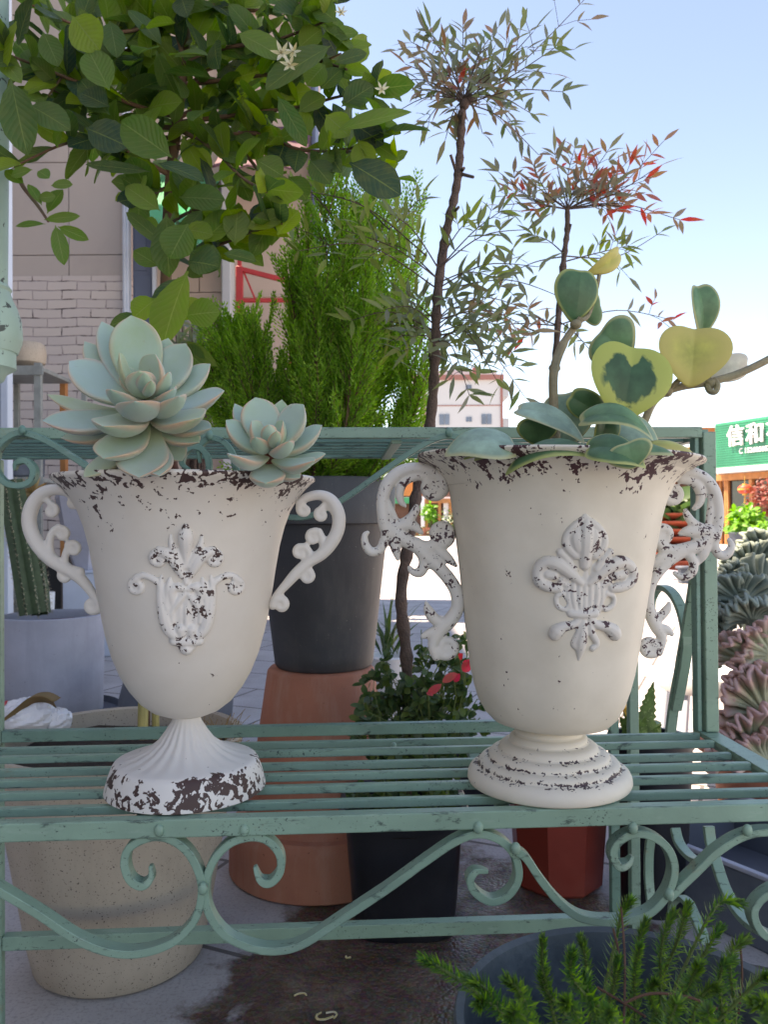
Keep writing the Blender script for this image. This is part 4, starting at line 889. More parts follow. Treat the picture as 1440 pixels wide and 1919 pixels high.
# ================================================================== hoya in the right urn
def heart(n=44, rnd=.45):
    out = []
    for i in range(n):
        a = 2*PI*i/n; x = 16*math.sin(a)**3/16; y = (13*math.cos(a)-5*math.cos(2*a)-2*math.cos(3*a)-math.cos(4*a))/15
        out.append((x*(1-rnd)+math.sin(a)*rnd, y*(1-rnd)+math.cos(a)*rnd*.98))
    return out
def hleaf(mb, px, py, d, w, h, rot, pitch, yaw, fold=.15, dome=.1, th=.0038, rnd=.6, mi=0, var=False):
    k = d/FPX; c = P(px, py, d); HO = heart(44, rnd); vs = []; uvs = []; rings = [0.02, .3, .55, .75, .88, .95, 1.0]
    Mx = Matrix.Rotation(R(yaw), 3, 'Z') @ Matrix.Rotation(R(pitch), 3, 'X') @ Matrix.Rotation(R(rot), 3, 'Y')
    n = len(HO)
    for side in (1, -1):
        for r_ in rings:
            for (x, y) in HO:
                X = x*r_*w*k*.5; Z = y*r_*h*k*.5; e = th*.5*(1-r_**6)*side
                D = -fold*abs(X) + dome*(X*X+Z*Z)/(w*k*.5) + .05*Z*Z/(h*k*.5)
                vs.append(c + Mx @ Vector((X, D-e, Z))); uvs.append((r_, (.75*max(0, 1-abs(x*r_)/.20)*max(0, min(1, y*r_*2))) if var else 0))
    m = len(rings); fs = []
    for s_ in (0, 1):
        o = s_*m*n
        for j in range(m-1):
            for i in range(n):
                i2 = (i+1) % n; q = (o+j*n+i, o+j*n+i2, o+(j+1)*n+i2, o+(j+1)*n+i); fs.append(q if s_ else q[::-1])
        fs.append(tuple(o+i for i in range(n)))
    for i in range(n): fs.append(((m-1)*n+i, (m-1)*n+(i+1) % n, m*n+(m-1)*n+(i+1) % n, m*n+(m-1)*n+i))
    mb.add(vs, fs, mi, uvs)
hoya = thing('hoya', P(1043, 900, .735), 'heart leaved hoya with yellow variegation climbing from the right urn', 'succulent')
HM = ['hoya_var', 'hoya_rim', 'hoya_dark', 'hoya_blue', 'hoya_yel', 'hoya_pale']
HLV = [(1085, 546, .745, 90, 112, 4, 5, 10, 2, -.15, .1), (1142, 490, .76, 40, 90, 52, 20, 30, 4, .3, .1), (1112, 580, .765, 70, 48, 60, 30, 20, 1, .1, .1),
       (1180, 706, .70, 160, 162, 12, -4, 6, 0, .20, .06), (1150, 640, .735, 104, 84, -50, 10, -12, 1, .2, .2), (1300, 660, .725, 134, 128, 6, -6, -6, 4, .30, .06),
       (1316, 576, .735, 66, 112, -10, 5, 20, 1, .5, .1), (1368, 690, .765, 52, 120, 78, 12, 10, 5, .1, .1),
       (912, 820, .64, 130, 150, 82, -58, 0, 3, .1, .3), (1026, 780, .70, 66, 160, -54, -44, 10, 3, .2, .1), (1066, 778, .745, 104, 112, -10, 14, 0, 3, .2, .1),
       (1102, 760, .72, 58, 100, -62, 26, 0, 2, .25, .15), (1150, 778, .66, 80, 160, -76, -52, 0, 1, .35, .25), (1130, 804, .68, 66, 86, 12, 10, 30, 2, .5, .1), (1190, 808, .70, 64, 120, -52, -20, 0, 3, .2, .1),
       (1008, 806, .72, 78, 60, 0, 20, 0, 2, .1, .2), (1050, 828, .63, 120, 200, 80, -74, 0, 2, .05, .3), (1150, 842, .60, 80, 130, -74, -40, 0, 2, .3, .25), (1182, 850, .595, 90, 60, -20, 14, 0, 1, .1, .15), (1245, 832, .66, 90, 130, 86, -72, 0, 4, .05, .2), (1212, 838, .62, 90, 120, 80, -74, 0, 1, .05, .2), (960, 836, .65, 100, 140, 80, -72, 0, 1, .05, .2), (925, 842, .66, 90, 110, 80, -76, 0, 2, .05, .2)]
for (x, y, d, w, h, ro, pi_, ya, mi, fo, do) in HLV:
    mb = MB(); hleaf(mb, x, y, d, w, h, ro, pi_, ya, fo, do, var=(mi == 0)); build('leaf', mb, M[HM[mi]], hoya, ang=70)
mb = MB()
tube(mb, cr([P(1046, 900, .735), P(1043, 820, .733), P(1038, 740, .735), P(1040, 690, .737), P(1056, 645, .742), P(1078, 612, .745), P(1090, 597, .745)], 5), [.0034 if i > 20 else .0043 for i in range(31)], 9)
for q in ((1040, 690), (1080, 608)): ball(mb, P(*q, .74), .0056, 8, (1, 1, .8))
tube(mb, cr([P(1090, 600, .745), P(1104, 590, .755), P(1118, 545, .76), P(1124, 515, .76)], 4), .0022, 6)
build('stem', mb, M['hstem'], hoya)
mb = MB()
tube(mb, cr([P(1180, 860, .72), P(1205, 800, .725), P(1225, 755, .735), P(1248, 735, .74), P(1280, 724, .74), P(1330, 716, .742), P(1385, 700, .745), P(1440, 674, .75), P(1500, 640, .76)], 5), .0036, 9)
for q in ((1250, 734), (1332, 720)): ball(mb, P(*q, .74), .0060, 8, (1, 1, .85))
tube(mb, cr([P(1326, 716, .74), P(1330, 732, .735), P(1342, 734, .733), P(1346, 722, .735), P(1340, 712, .74)], 4), .0028, 7)
tube(mb, cr([P(1258, 730, .74), P(1270, 715, .735), P(1290, 705, .73)], 4), .0026, 6); tube(mb, cr([P(1330, 715, .742), P(1328, 680, .74), P(1318, 640, .737)], 4), .0022, 6)
build('branch', mb, M['hstem'], hoya)
# ================================================================== pots and plants on the ground behind the rack
def potlathe(name, base, prof, mats, label, cat='pot', n=56, soil=None, smat='soil', nm='body', group=None, ang=50):
    o = thing(name, base, label, cat, group); mb = MB(); lathe(mb, prof, base, n); build(nm, mb, mats, o, ang=ang)
    if soil:
        mb = MB(); r_, z_ = soil
        vs = [Vector(base)+Vector((0, 0, z_+.008))]; fs = []
        rg = 7; sg = 30
        for j in range(1, rg+1):
            for k in range(sg): a = 2*PI*k/sg; vs.append(Vector(base)+Vector((r_*j/rg*math.cos(a), r_*j/rg*math.sin(a), z_+random.uniform(-.004, .006))))
        for k in range(sg): fs.append((0, 1+k, 1+(k+1) % sg))
        for j in range(rg-1):
            for k in range(sg): fs.append((1+j*sg+k, 1+(j+1)*sg+k, 1+(j+1)*sg+(k+1) % sg, 1+j*sg+(k+1) % sg))
        mb.add(vs, fs); build('soil', mb, M[smat], o, ang=180)
    return o
# speckled pot (holds the lemon tree)
D1 = 1.345; b1 = Vector((P(222, 975, D1).x, D1, 0))
potS = potlathe('speckled_pot', b1, [(.128, 0), (.136, .006), (.146, .05), (.172, .20), (.196, .335), (.204, .352), (.205, .362), (.200, .366), (.190, .364), (.184, .34), (.17, .28)], M['speckle'], 'large sand coloured pot with black speckles under the left of the rack', soil=(.182, .335))
# inverted terracotta pot with grey pot on top
D2 = 1.69; b2 = Vector((P(600, 975, D2).x, D2, 0))
potT = potlathe('terracotta_pot', b2, [(.188, 0), (.193, .004), (.192, .085), (.186, .10), (.180, .108), (.160, .108), (.1565, .114), (.112, .408), (.106, .415), (.03, .416), (.0005, .412)], M['terra'], 'upturned terracotta pot on the ground carrying the dark grey pot')
b3 = Vector((P(606, 975, D2).x, D2, .4165))
potG = potlathe('grey_pot', b3, [(.098, 0), (.103, .006), (.106, .03), (.137, .292), (.139, .296), (.150, .298), (.154, .385), (.150, .390), (.143, .385), (.140, .34)], M['darkpot'], 'dark grey wide rimmed pot on the upturned terracotta pot', soil=(.141, .345))
# black pot with nandina + rose
D3 = 1.455; b4 = Vector((P(752, 975, D3).x, D3, 0))
o = thing('black_pot', b4, 'square shouldered black plastic pot under the middle of the rack', 'pot'); mb = MB()
def sqlathe(mb, prof, c, n=40, p=4):
    vs = []
    for (r_, z_) in prof:
        for k in range(n):
            a = 2*PI*k/n; q = (abs(math.cos(a))**p+abs(math.sin(a))**p)**(-1/p); vs.append(Vector(c)+Vector((r_*q*math.cos(a), r_*q*math.sin(a), z_)))
    fs = [(j*n+k, j*n+(k+1) % n, (j+1)*n+(k+1) % n, (j+1)*n+k) for j in range(len(prof)-1) for k in range(n)]; fs.append(tuple(range(n))[::-1]); mb.add(vs, fs)
sqlathe(mb, [(.085, 0), (.088, .004), (.094, .06), (.104, .19), (.112, .192), (.115, .212), (.112, .215), (.105, .212), (.102, .18)], b4); build('body', mb, M['navypot'], o, ang=50)
mb = MB(); lathe(mb, [(.107, .185), (.001, .195)], b4, 30); build('soil', mb, M['soil'], o)
# red octagonal pot
D4 = 1.60; b5 = Vector((P(1040, 975, D4).x, D4, 0)); o = thing('red_pot', b5, 'red eight sided plastic pot under the right urn', 'pot'); mb = MB()
Mo = Matrix.Rotation(R(22), 3, 'Z'); lathe(mb, [(.080, 0), (.086, .006), (.098, .16), (.102, .20), (.110, .203), (.112, .235), (.106, .237), (.100, .21)], b5, 8, Mo); build('body', mb, M['redpot'], o, ang=30, bev=.003)
mb = MB(); lathe(mb, [(.103, .21), (.001, .22)], b5, 24); build('soil', mb, M['soil'], o)
# small dark pots further back
for (px, py, Y, r_, h, lb) in ((890, 1588, 2.0, .06, .14, 'small black pot between the black and red pots'), (1215, 1700, 1.50, .075, .30, 'tall black pot with aloes behind the rack legs')):
    b = Vector((P(px, 975, Y).x, Y, 0)); potlathe('small_pot', b, [(r_*.8, 0), (r_, h), (r_*1.05, h), (r_*1.05, h+.012), (r_*.95, h+.012), (r_*.93, h-.02)], M['navypot'], lb, soil=(r_*.94, h-.02), n=32)
# aloe / toothed succulent in that tall pot
ba = Vector((P(1215, 975, 1.5).x, 1.5, .28)); al = thing('aloe', ba, 'toothed green aloe leaves right of the right urn foot', 'succulent'); mb = MB()
for (x0, y0, x1, y1, w, dd) in ((1205, 1395, 1230, 1278, 34, 0), (1200, 1395, 1216, 1345, 20, -.03), (1212, 1395, 1246, 1360, 15, -.02), (1205, 1395, 1180, 1330, 22, .03), (1195, 1395, 1168, 1312, 14, .04), (1200, 1395, 1165, 1345, 30, .02)):
    a = P(x0, y0, 1.48+dd); b = P(x1, y1, 1.46+dd); ax = b-a; L = ax.length; s = Vector((ax.z, 0, -ax.x)).normalized(); k = 1.47/FPX
    n_ = 20; vs = []; 
    for i in range(n_+1):
        t = i/n_; ww = w*k*.5*(1-t**2.2)*(1+.35*(i % 2)) if i else w*k*.5
        c = a+ax*t+Vector((0, .012*math.sin(t*2), 0)); vs += [c-s*ww, c+Vector((0, -.004*(1-t), 0)), c+s*ww, c+Vector((0, .006*(1-t), 0))]
    mb.add(vs, [(i*4+j, i*4+(j+1) % 4, i*4+4+(j+1) % 4, i*4+4+j) for i in range(n_) for j in range(4)])
tube(mb, [ba-Vector((0, 0, .05)), ba+Vector((0, 0, .06))], .02, 8); build('leaves', mb, M['aloe'] if 'aloe' in M else M['brightplant'], al, ang=25)
mb = MB(); 
for (x, y, r_) in ((1168, 1322, 7), (1160, 1330, 6), (1176, 1330, 5)):
    ball(mb, P(x, y, 1.47), r_*1.47/FPX, 6)
tube(mb, [P(1170, 1330, 1.47), ba], .003, 5); build('yellow_flower', mb, M['gold'], al)
# concrete cylinder with cactus
D5 = 2.98; b6 = Vector((P(96, 975, D5).x, D5, 0))
conc = potlathe('concrete_pot', b6, [(.172, 0.012), (.180, .02), (.184, .2), (.187, .368), (.186, .378), (.176, .380), (.170, .37), (.168, .33)], M['concrete'], 'pale concrete cylinder pot holding the tall cactus, left edge', soil=(.169, .345), smat='soilred')
mb = MB(); lathe(mb, [(.20, 0), (.245, .004), (.25, .03), (.243, .034), (.236, .01), (.18, .008)], b6+Vector((.0, 0, 0)), 40); tag(build('saucer', mb, M['slate'], origin=b6, ang=50), 'dark grey saucer under the pale concrete pot', 'saucer')
cac = thing('cactus', b6+Vector((-.05, 0, .345)), 'tall ribbed columnar cactus with pale spines in the concrete pot', 'cactus')
def column(axis_pts, radii, ribs, mb, ms, dens=1):
    A = [Vector(tuple(p)) for p in cr(axis_pts, 7)]; m = len(A); rr = np.interp(np.linspace(0, 1, m), np.linspace(0, 1, len(radii)), radii); n = ribs*4; vs = []
    for i, p in enumerate(A):
        d = (A[min(i+1, m-1)]-A[max(i-1, 0)]).normalized(); s = d.cross(Vector((0, 1, 0))).normalized(); b = d.cross(s)
        for k in range(n):
            a = 2*PI*k/n; q = 1+.17*math.cos(ribs*a); vs.append(p+(s*math.cos(a)+b*math.sin(a))*rr[i]*q)
            if k % 4 == 0:
                for _ in range(1):
                    o_ = (s*math.cos(a)+b*math.sin(a)); c = p+o_*rr[i]*1.17
                    for z_ in range(5):
                        dr = (o_+Vector((random.uniform(-.8, .8), random.uniform(-.8, .8), random.uniform(-.8, .8)))).normalized()
                        leaf(ms, c, c+dr*.013, .0032, d, 0, 0, 'tiny')
    fs = [(i*n+k, i*n+(k+1) % n, (i+1)*n+(k+1) % n, (i+1)*n+k) for i in range(m-1) for k in range(n)]+[tuple(range((m-1)*n, m*n))]
    mb.add(vs, fs)
mb = MB(); ms = MB()
column([P(62, 1150, 2.95), P(52, 1090, 2.95), P(40, 1020, 2.95), P(28, 950, 2.96), P(20, 900, 2.96)], [.043, .044, .042, .043, .036], 8, mb, ms)
column([P(76, 1150, 3.0), P(72, 1110, 3.02), P(66, 1060, 3.03), P(60, 1010, 3.02)], [.03, .032, .03, .02], 7, mb, ms)
build('columns', mb, M['cactus'], cac, ang=60); build('spines', ms, M['spine'], cac)
mb = MB(); c = P(62, 925, 3.02); 
for i in range(60): 
    d = Vector(rng.normal(size=3)); d.normalize(); leaf(mb, c, c+d*.06+Vector((0, 0, .01)), .014, Vector((0, -1, 0)), .2, .2, 'lance')
tube(mb, cr([P(50, 1040, 3.0), P(56, 990, 3.02), c], 4), [.012, .02, .022, .02, .018, .016, .012, .01, .01], 8); build('dried_flower', mb, M['dryleaf'], cac)
# bag with wrapping resting in speckled pot
bb = P(62, 1372, 1.40); bb.z = .345
bag = thing('plastic_bag', bb, 'crumpled white plastic bag lying in the speckled pot', 'bag'); mb = MB()
def crumple(mb, c, sx, sy, sz, seed, n=30):
    r2 = random.Random(seed); ks = [(r2.uniform(2, 9), r2.uniform(2, 9), r2.uniform(0, 6), r2.uniform(0, 6)) for _ in range(9)]; vs = []
    for j in range(n+1):
        th = PI*j/n
        for k in range(n*2):
            ph = PI*k/n; q = 1+sum(.055*abs(math.sin(a*th+b*ph*.5+c_)*math.cos(b*.6*ph+d_)) for a, b, c_, d_ in ks)-.25
            vs.append(Vector(c)+Vector((sx*q*math.sin(th)*math.cos(ph), sy*q*math.sin(th)*math.sin(ph), max(-sz*.6, sz*q*math.cos(th)))))
    m = n*2; mb.add(vs, [(j*m+k, j*m+(k+1) % m, (j+1)*m+(k+1) % m, (j+1)*m+k) for j in range(n) for k in range(m)])
crumple(mb, P(50, 1345, 1.37)+Vector((0, 0, 0)), .052, .04, .034, 3); crumple(mb, P(108, 1352, 1.38), .024, .025, .024, 5); build('bag_film', mb, M['whitebag'], bag, ang=25)
mb = MB(); 
pts = cr([P(5, 1348, 1.33), P(32, 1325, 1.33), P(55, 1308, 1.34), P(80, 1306, 1.35), P(100, 1316, 1.35)], 4); vs = []
for p in pts: vs += [Vector(p), Vector(p)+Vector((.004, .02, .003)), Vector(p)+Vector((0, .012, -.012))]
mb.add(vs, [(i*3, i*3+1, i*3+4, i*3+3) for i in range(len(pts)-1)]+[(i*3, i*3+2, i*3+5, i*3+3) for i in range(len(pts)-1)]); build('torn_paper', mb, M['dryleaf'], bag, solid=.001)
mb = MB(); crumple(mb, P(14, 1335, 1.42), .028, .03, .02, 8, 16); tag(build('red_wrapper', mb, M['rose'], origin=P(14, 1345, 1.42), ang=30), 'crumpled red wrapper behind the white plastic bag', 'wrapper')
# dry grass tuft
dt = P(425, 1372, 1.33); dt.z = .34; mb = MB()
for i in range(46):
    a = dt+Vector((random.uniform(-.03, .02), random.uniform(-.03, .03), 0)); b = a+Vector((random.uniform(-.03, .04), random.uniform(-.02, .02), random.uniform(.02, .065))); tube(mb, [a, (a+b)/2+Vector((random.uniform(-.008, .008), 0, .006)), b], .0005, 4)
tag(build('dry_grass', mb, M['dryleaf'], origin=dt), 'tuft of dry straw at the right rim of the speckled pot', 'dry grass')
# slate pot behind left urn
Ys = 2.75; bs = Vector((P(330, 975, Ys).x, Ys, 0)); potlathe('slate_pot', bs, [(.15, 0), (.185, .03), (.192, .12), (.17, .205), (.16, .21), (.155, .2)], M['slate'], 'rounded slate blue pot behind the left urn', soil=(.158, .19))
mb = MB(); ball(mb, bs+Vector((-.04, -.07, .21)), .018, 7, (1.4, 1, .8)); tag(build('red_petal', mb, M['rose'], origin=bs+Vector((-.04, -.07, .2))), 'fallen red flower on the slate blue pot', 'flower')
# shelving with goods in front of the brick wall
Y6 = 5.0; shf = thing('steel_shelving', Vector((P(70, 975, Y6).x, Y6, 0)), 'grey slotted steel shelving unit against the painted brick wall', 'shelving')
for (px, dy, w) in ((72, 0, .045), (-60, 0, .045), (108, .45, .035), (-30, .45, .035)):
    mb = MB(); x = P(px, 975, Y6).x; box(mb, (x, Y6+dy, .86), (w, .03, 1.72)); 
    build('upright', mb, M['steel'], shf, smooth=False, bev=.003)
for py in (692, 900, 1110):
    z = P(70, py, Y6).z; mb = MB(); x0 = P(-60, 975, Y6).x; x1 = P(78, 975, Y6).x; box(mb, ((x0+x1)/2+.0, Y6+.235, z), (x1-x0+.02, .44, .025)); box(mb, ((x0+x1)/2, Y6-.02, z-.01), (x1-x0+.04, .012, .06)); build('shelf', mb, M['steel'], shf, smooth=False, bev=.003)
mb = MB(); x = P(120, 975, 5.5).x; box(mb, (x, 5.5, .85), (.04, .05, 1.7)); tag(build('timber_batten', mb, M['timber'], origin=(x, 5.5, 0), bev=.003), 'orange timber batten leaning by the steel shelving', 'batten')
z = P(50, 687, Y6+.2).z; bp = Vector((P(52, 975, Y6+.2).x, Y6+.2, z)); mb = MB(); lathe(mb, [(.07, 0), (.108, .02), (.118, .08), (.105, .14), (.09, .152), (.085, .145)], bp, 32); tag(build('beige_pot', mb, M['speckle'], origin=bp), 'squat beige pot on top of the steel shelving', 'pot')
z = P(45, 790, Y6+.1).z; bp = Vector((P(45, 975, Y6+.1).x, Y6+.1, P(70, 900, Y6).z+.013)); mb = MB(); lathe(mb, [(.10, 0), (.12, .02), (.13, .3), (.125, .31), (.11, .3)], bp, 28); tag(build('grey_bin', mb, M['slate'], origin=bp), 'dark bin on the middle shelf of the steel shelving', 'bin')
def gbox(px0, px1, py0, Y, hgt_py, mat, nm, lb, cat, dep=.3, bev=.01):
    a = P(px0, 975, Y).x; b = P(px1, 975, Y).x; zt = P(px0, py0, Y).z; z0 = 0 if hgt_py is None else P(px0, hgt_py, Y).z
    mb = MB(); box(mb, ((a+b)/2, Y+dep/2, (z0+zt)/2), (b-a, dep, zt-z0)); 
    box(mb, ((a+b)/2, Y+dep/2, zt+.006), (b-a+.012, dep+.012, .012)); tag(build(nm, mb, mat, origin=((a+b)/2, Y, z0), bev=bev, smooth=False), lb, cat)
gbox(116, 208, 1075, 4.3, None, M['metalw'], 'white_crate', 'pale blue white crate standing behind the left urn handle', 'crate')
gbox(84, 114, 1050, 4.6, None, M['black'], 'black_box', 'black box between the white pot and the pale crate', 'box')
bp = Vector((P(74, 975, 4.1).x, 4.1, 0)); potlathe('white_pot', bp, [(.05, 0), (.06, .01), (.072, .36), (.07, .365), (.06, .34)], M['white'], 'tall white pot behind the cactus', n=28, soil=(.06, .34))
# faceted grey ornament pot on the crate
bp = Vector((P(160, 975, 4.42).x, 4.42, P(160, 1075, 4.3).z+.012)); mb = MB(); lathe(mb, [(.06, 0), (.12, .16), (.17, .40), (.12, .52), (.10, .52), (.09, .48)], bp, 6); tag(build('faceted_pot', mb, M['concrete'], origin=bp, smooth=False), 'grey faceted pot standing on the pale crate', 'pot')
# pale frame post and mint pillar at the left edge
Yp = 3.4; xa = P(6, 975, Yp).x; mb = MB(); box(mb, (xa+.015, Yp, 1.6), (.032, .05, 3.2)); box(mb, (xa-.04, Yp+.01, 1.6), (.06, .04, 3.2)); tag(build('white_post', mb, M['metalw'], origin=(xa, Yp, 0), bev=.004, smooth=False), 'pale blue white metal post at the left edge', 'post')
Yq = 1.25; pc = Vector((P(-32, 975, Yq).x, Yq, 0)); ml = thing('hanging_lantern', pc, 'mint green distressed hanging iron lantern with flared collar at the left edge', 'lantern')
mb = MB(); zz = lambda y: P(-32, y, Yq).z
lathe(mb, [(.001, zz(722)), (.02, zz(720)), (.030, zz(712)), (.034, zz(700)), (.048, zz(690)), (.048, zz(655))], pc, 36); build('shaft', mb, M['mint'], ml)
mb = MB(); lathe(mb, [(.050, zz(660)), (.056, zz(640)), (.0575, zz(630)), (.056, zz(600)), (.050, zz(575)), (.044, zz(560)), (.040, zz(545)), (.042, zz(540)), (.036, zz(530))], pc, 40, wob=.01); build('collar', mb, M['mint'], ml, ang=40)
mb = MB(); lathe(mb, [(.036, zz(532)), (.038, zz(300)), (.04, zz(-1500))], pc, 30); build('column', mb, M['mint'], ml)
# ---------------- right side goods
# low grey trough
A = P(1185, 1556, 1.56); A.z = .125; Bq = P(1470, 1675, 1.30); Bq.z = .125; d = (Bq-A).normalized(); nn = Vector((-d.y, d.x, 0)); TMx = Matrix((d, nn, Vector((0, 0, 1)))).transposed()
L = (Bq-A).length; tr = thing('planter_trough', Vector((A.x, A.y, 0)), 'grey stone trough with pale rim, empty and dark inside, right of the rack legs', 'planter')
def tb(mb, s0, s1, n0, n1, z0, z1): box(mb, Vector((A.x, A.y, 0))+d*((s0+s1)/2)+nn*((n0+n1)/2)+Vector((0, 0, (z0+z1)/2)), (s1-s0, n1-n0, z1-z0), TMx)
mb = MB(); tb(mb, 0, L+.3, 0, .02, 0, .12); tb(mb, 0, L+.3, .30, .32, 0, .12); tb(mb, 0, .02, .0205, .2995, 0, .12); tb(mb, .021, L+.3, .0205, .2995, 0, .03); build('trough_walls', mb, M['slatefleck'] if 'slatefleck' in M else M['slate'], tr, smooth=False, bev=.004)
mb = MB(); tb(mb, -.003, L+.3, -.003, .010, .1202, .128); tb(mb, -.003, L+.3, .312, .325, .1202, .128); build('rim', mb, M['concrete'], tr, smooth=False, bev=.002)
# white stool
sx = P(1330, 1290, 2.15); st = thing('white_stool', Vector((sx.x, sx.y, 0)), 'white plastic stool standing in the sun behind the crested cactus', 'stool'); sz = P(1330, 1275, 2.0).z
mb = MB(); lathe(mb, [(.001, sz), (.11, sz), (.13, sz-.008), (.135, sz-.03), (.13, sz-.05), (.12, sz-.03)], (sx.x, sx.y, 0), 32); build('seat', mb, M['white'], st)
for a in (35, 125, 215, 305):
    mb = MB(); c_, s_ = math.cos(R(a)), math.sin(R(a)); bar(mb, (sx.x+c_*.115, sx.y+s_*.115, sz-.04), (sx.x+c_*.15, sx.y+s_*.15, 0), .04, .012, Vector((c_, s_, .1))); build('leg', mb, M['metalw'], st, smooth=False, bev=.003)
# crested cactus
cc = P(1412, 1400, 1.80); cz = cc.z; pb = Vector((P(1435, 975, 1.85).x, 1.85, 0))
potlathe('brown_pot', pb, [(.10, 0), (.13, .22), (.15, cz-.02), (.158, cz-.02), (.158, cz+.005), (.14, cz+.005), (.13, cz-.02)], M['terra'], 'brown clay pot under the pink crested cactus, right edge', soil=(.135, cz-.015))
cr1 = thing('crested_cactus', Vector((pb.x, pb.y, cz)), 'crested cactus with pink edged cream fans at the right edge', 'cactus', 'crested cacti at the right edge')
cr2 = thing('crested_cactus', Vector((pb.x+.02, pb.y+.12, 0)), 'grey green crested cactus with ruffled combs above the pink one', 'cactus', 'crested cacti at the right edge')
def fan(mb, c, Rr, a0, a1, tilt, yaw, amp, waves, ns=150, nr=9, seed=0):
    vs = []; uvs = []; Mx = Matrix.Rotation(R(yaw), 3, 'Z') @ Matrix.Rotation(R(tilt), 3, 'X'); ph = seed*1.7
    for i in range(ns+1):
        s = i/ns; a = R(a0+(a1-a0)*s)
        for j in range(nr+1):
            r_ = j/nr; q = Rr*(.12+.88*r_)*(1+.10*math.sin(3*a+ph)+.05*math.sin(9*a+ph*2)+.022*r_*math.sin(s*150))
            dpt = amp*(r_**1.6)*(math.sin(waves*2*PI*s+ph)+.35*math.sin(waves*4.7*PI*s+ph)) + .10*Rr*math.sin(r_*3) + .012*Rr*math.sin(s*190)
            vs.append(Vector(c)+Mx @ Vector((q*math.cos(a), dpt, q*math.sin(a)))); uvs.append((s, r_))
    m = nr+1; mb.add(vs, [(i*m+j, i*m+j+1, (i+1)*m+j+1, (i+1)*m+j) for i in range(ns) for j in range(nr)], 0, uvs)
def fans(o, lst, mat):
    mb = MB()
    for k, (px, py, rp, Y, a0, a1, tilt, yaw, w) in enumerate(lst): fan(mb, P(px, py, Y), rp*Y/FPX, a0, a1, tilt, yaw, rp*Y/FPX*.19, w*1.7, seed=k)
    build('comb', mb, M[mat], o, ang=180, solid=.007)
fans(cr1, [(1425, 1300, 66, 1.72, 60, 290, 10, 10, 5), (1440, 1345, 92, 1.70, 90, 275, 20, -10, 6), (1415, 1405, 84, 1.68, 40, 215, 25, 5, 6), (1430, 1270, 72, 1.74, 20, 200, 0, 20, 5), (1400, 1240, 60, 1.76, 10, 190, -15, -15, 5), (1450, 1230, 66, 1.72, 30, 220, 5, 0, 5), (1400, 1215, 44, 1.74, 0, 180, 30, 10, 4), (1440, 1430, 70, 1.65, 60, 200, 10, 10, 5)], 'crest_p')
fans(cr2, [(1392, 1130, 62, 1.84, -20, 200, 10, 0, 6), (1440, 1120, 78, 1.86, 30, 220, -10, 20, 6), (1370, 1090, 40, 1.88, 0, 190, 20, 20, 5), (1412, 1068, 56, 1.90, 0, 180, 10, -10, 6), (1450, 1060, 74, 1.92, 20, 160, 5, 0, 6), (1360, 1155, 42, 1.86, 60, 260, 0, 30, 4), (1378, 1185, 60, 1.82, 80, 280, 10, 0, 5), (1338, 1222, 30, 1.90, 40, 300, 0, 30, 4), (1410, 1165, 60, 1.80, 20, 200, 40, 0, 6), (1352, 1200, 36, 1.88, 60, 280, 0, 0, 4)], 'crest_g')
for o_, (x, y, Y) in ((cr1, (1430, 1330, 1.75)), (cr2, (1415, 1120, 1.9))):
    mb = MB(); tube(mb, cr([(pb.x, pb.y, cz-.02) if o_ is cr1 else (pb.x+.02, pb.y+.12, 0), tuple((P(x, y, Y)+Vector((pb.x, pb.y, cz)))/2), tuple(P(x, y, Y))], 5), .035, 12); build('trunk', mb, M['crest_g'], o_)
# debris on the wet ground
for (x, y, L_, lb) in ((562, 1868, .02, 'pale curled shred on the wet ground, left of the small white tangle'), (612, 1906, .03, 'small white tangle of roots on the wet ground'), (655, 1795, .012, 'tiny tan leaf curl on the wet ground under the lower rail')):
    c = PG(x, y, .004); mb = MB()
    for q in range(1 if L_ < .025 else 4):
        a0 = random.uniform(0, 6); tube(mb, cr([c+Vector((L_*.5*math.cos(a0+t), L_*.3*math.sin(a0+t*1.3), .002)) for t in (0, .8, 1.6, 2.4)], 4), .0014, 5)
    tag(build('plant_debris', mb, M['petalw'], origin=c), lb, 'debris')
# ================================================================== trees and shrubs
CAMV = Vector((0, -1, 0))
def rv(s=1): return Vector((random.uniform(-s, s), random.uniform(-s, s), random.uniform(-s, s)))
# ---------------- lemon tree in the speckled pot
lt = thing('lemon_tree', Vector((P(272, 1372, 1.345).x, 1.345, .338)), 'broad leaved lemon tree with yellow green leaves growing from the speckled pot', 'tree')
trunk = MB(); T0 = [P(270, 1385, 1.345), P(272, 1300, 1.345), P(285, 1150, 1.35), P(300, 900, 1.35), P(308, 640, 1.33), P(312, 480, 1.32), P(318, 350, 1.32), P(332, 230, 1.32), P(345, 120, 1.33), P(352, 20, 1.34), P(358, -90, 1.35)]
q = cr(T0, 6); tube(trunk, q, list(np.interp(np.linspace(0, 1, len(q)), [0, .3, .7, 1], [.0095, .0095, .0085, .005])), 10)
canes = MB(); tube(canes, [P(267, 1385, 1.30), P(270, 1250, 1.31), P(278, 1080, 1.33), P(290, 820, 1.34)], .0085, 9); tube(canes, [P(292, 1385, 1.33), P(290, 1250, 1.335), P(292, 1050, 1.34), P(296, 820, 1.345)], .006, 8)
build('support_cane', canes, M['cane'], lt)
lv = MB(); fresh = MB(); fl = MB()
def L1(x0, y0, x1, y1, w, d=1.2, dd=0.0, nrm=None, mbx=None, fold=.18, curl=.12):
    a = P(x0, y0, d+dd); b = P(x1, y1, d); n = nrm or (CAMV+rv(.45)+Vector((0, 0, .2)))
    leaf(mbx or lv, a, b, w*1.12*d/FPX, n, curl, fold, 'lemon', wave=.03)
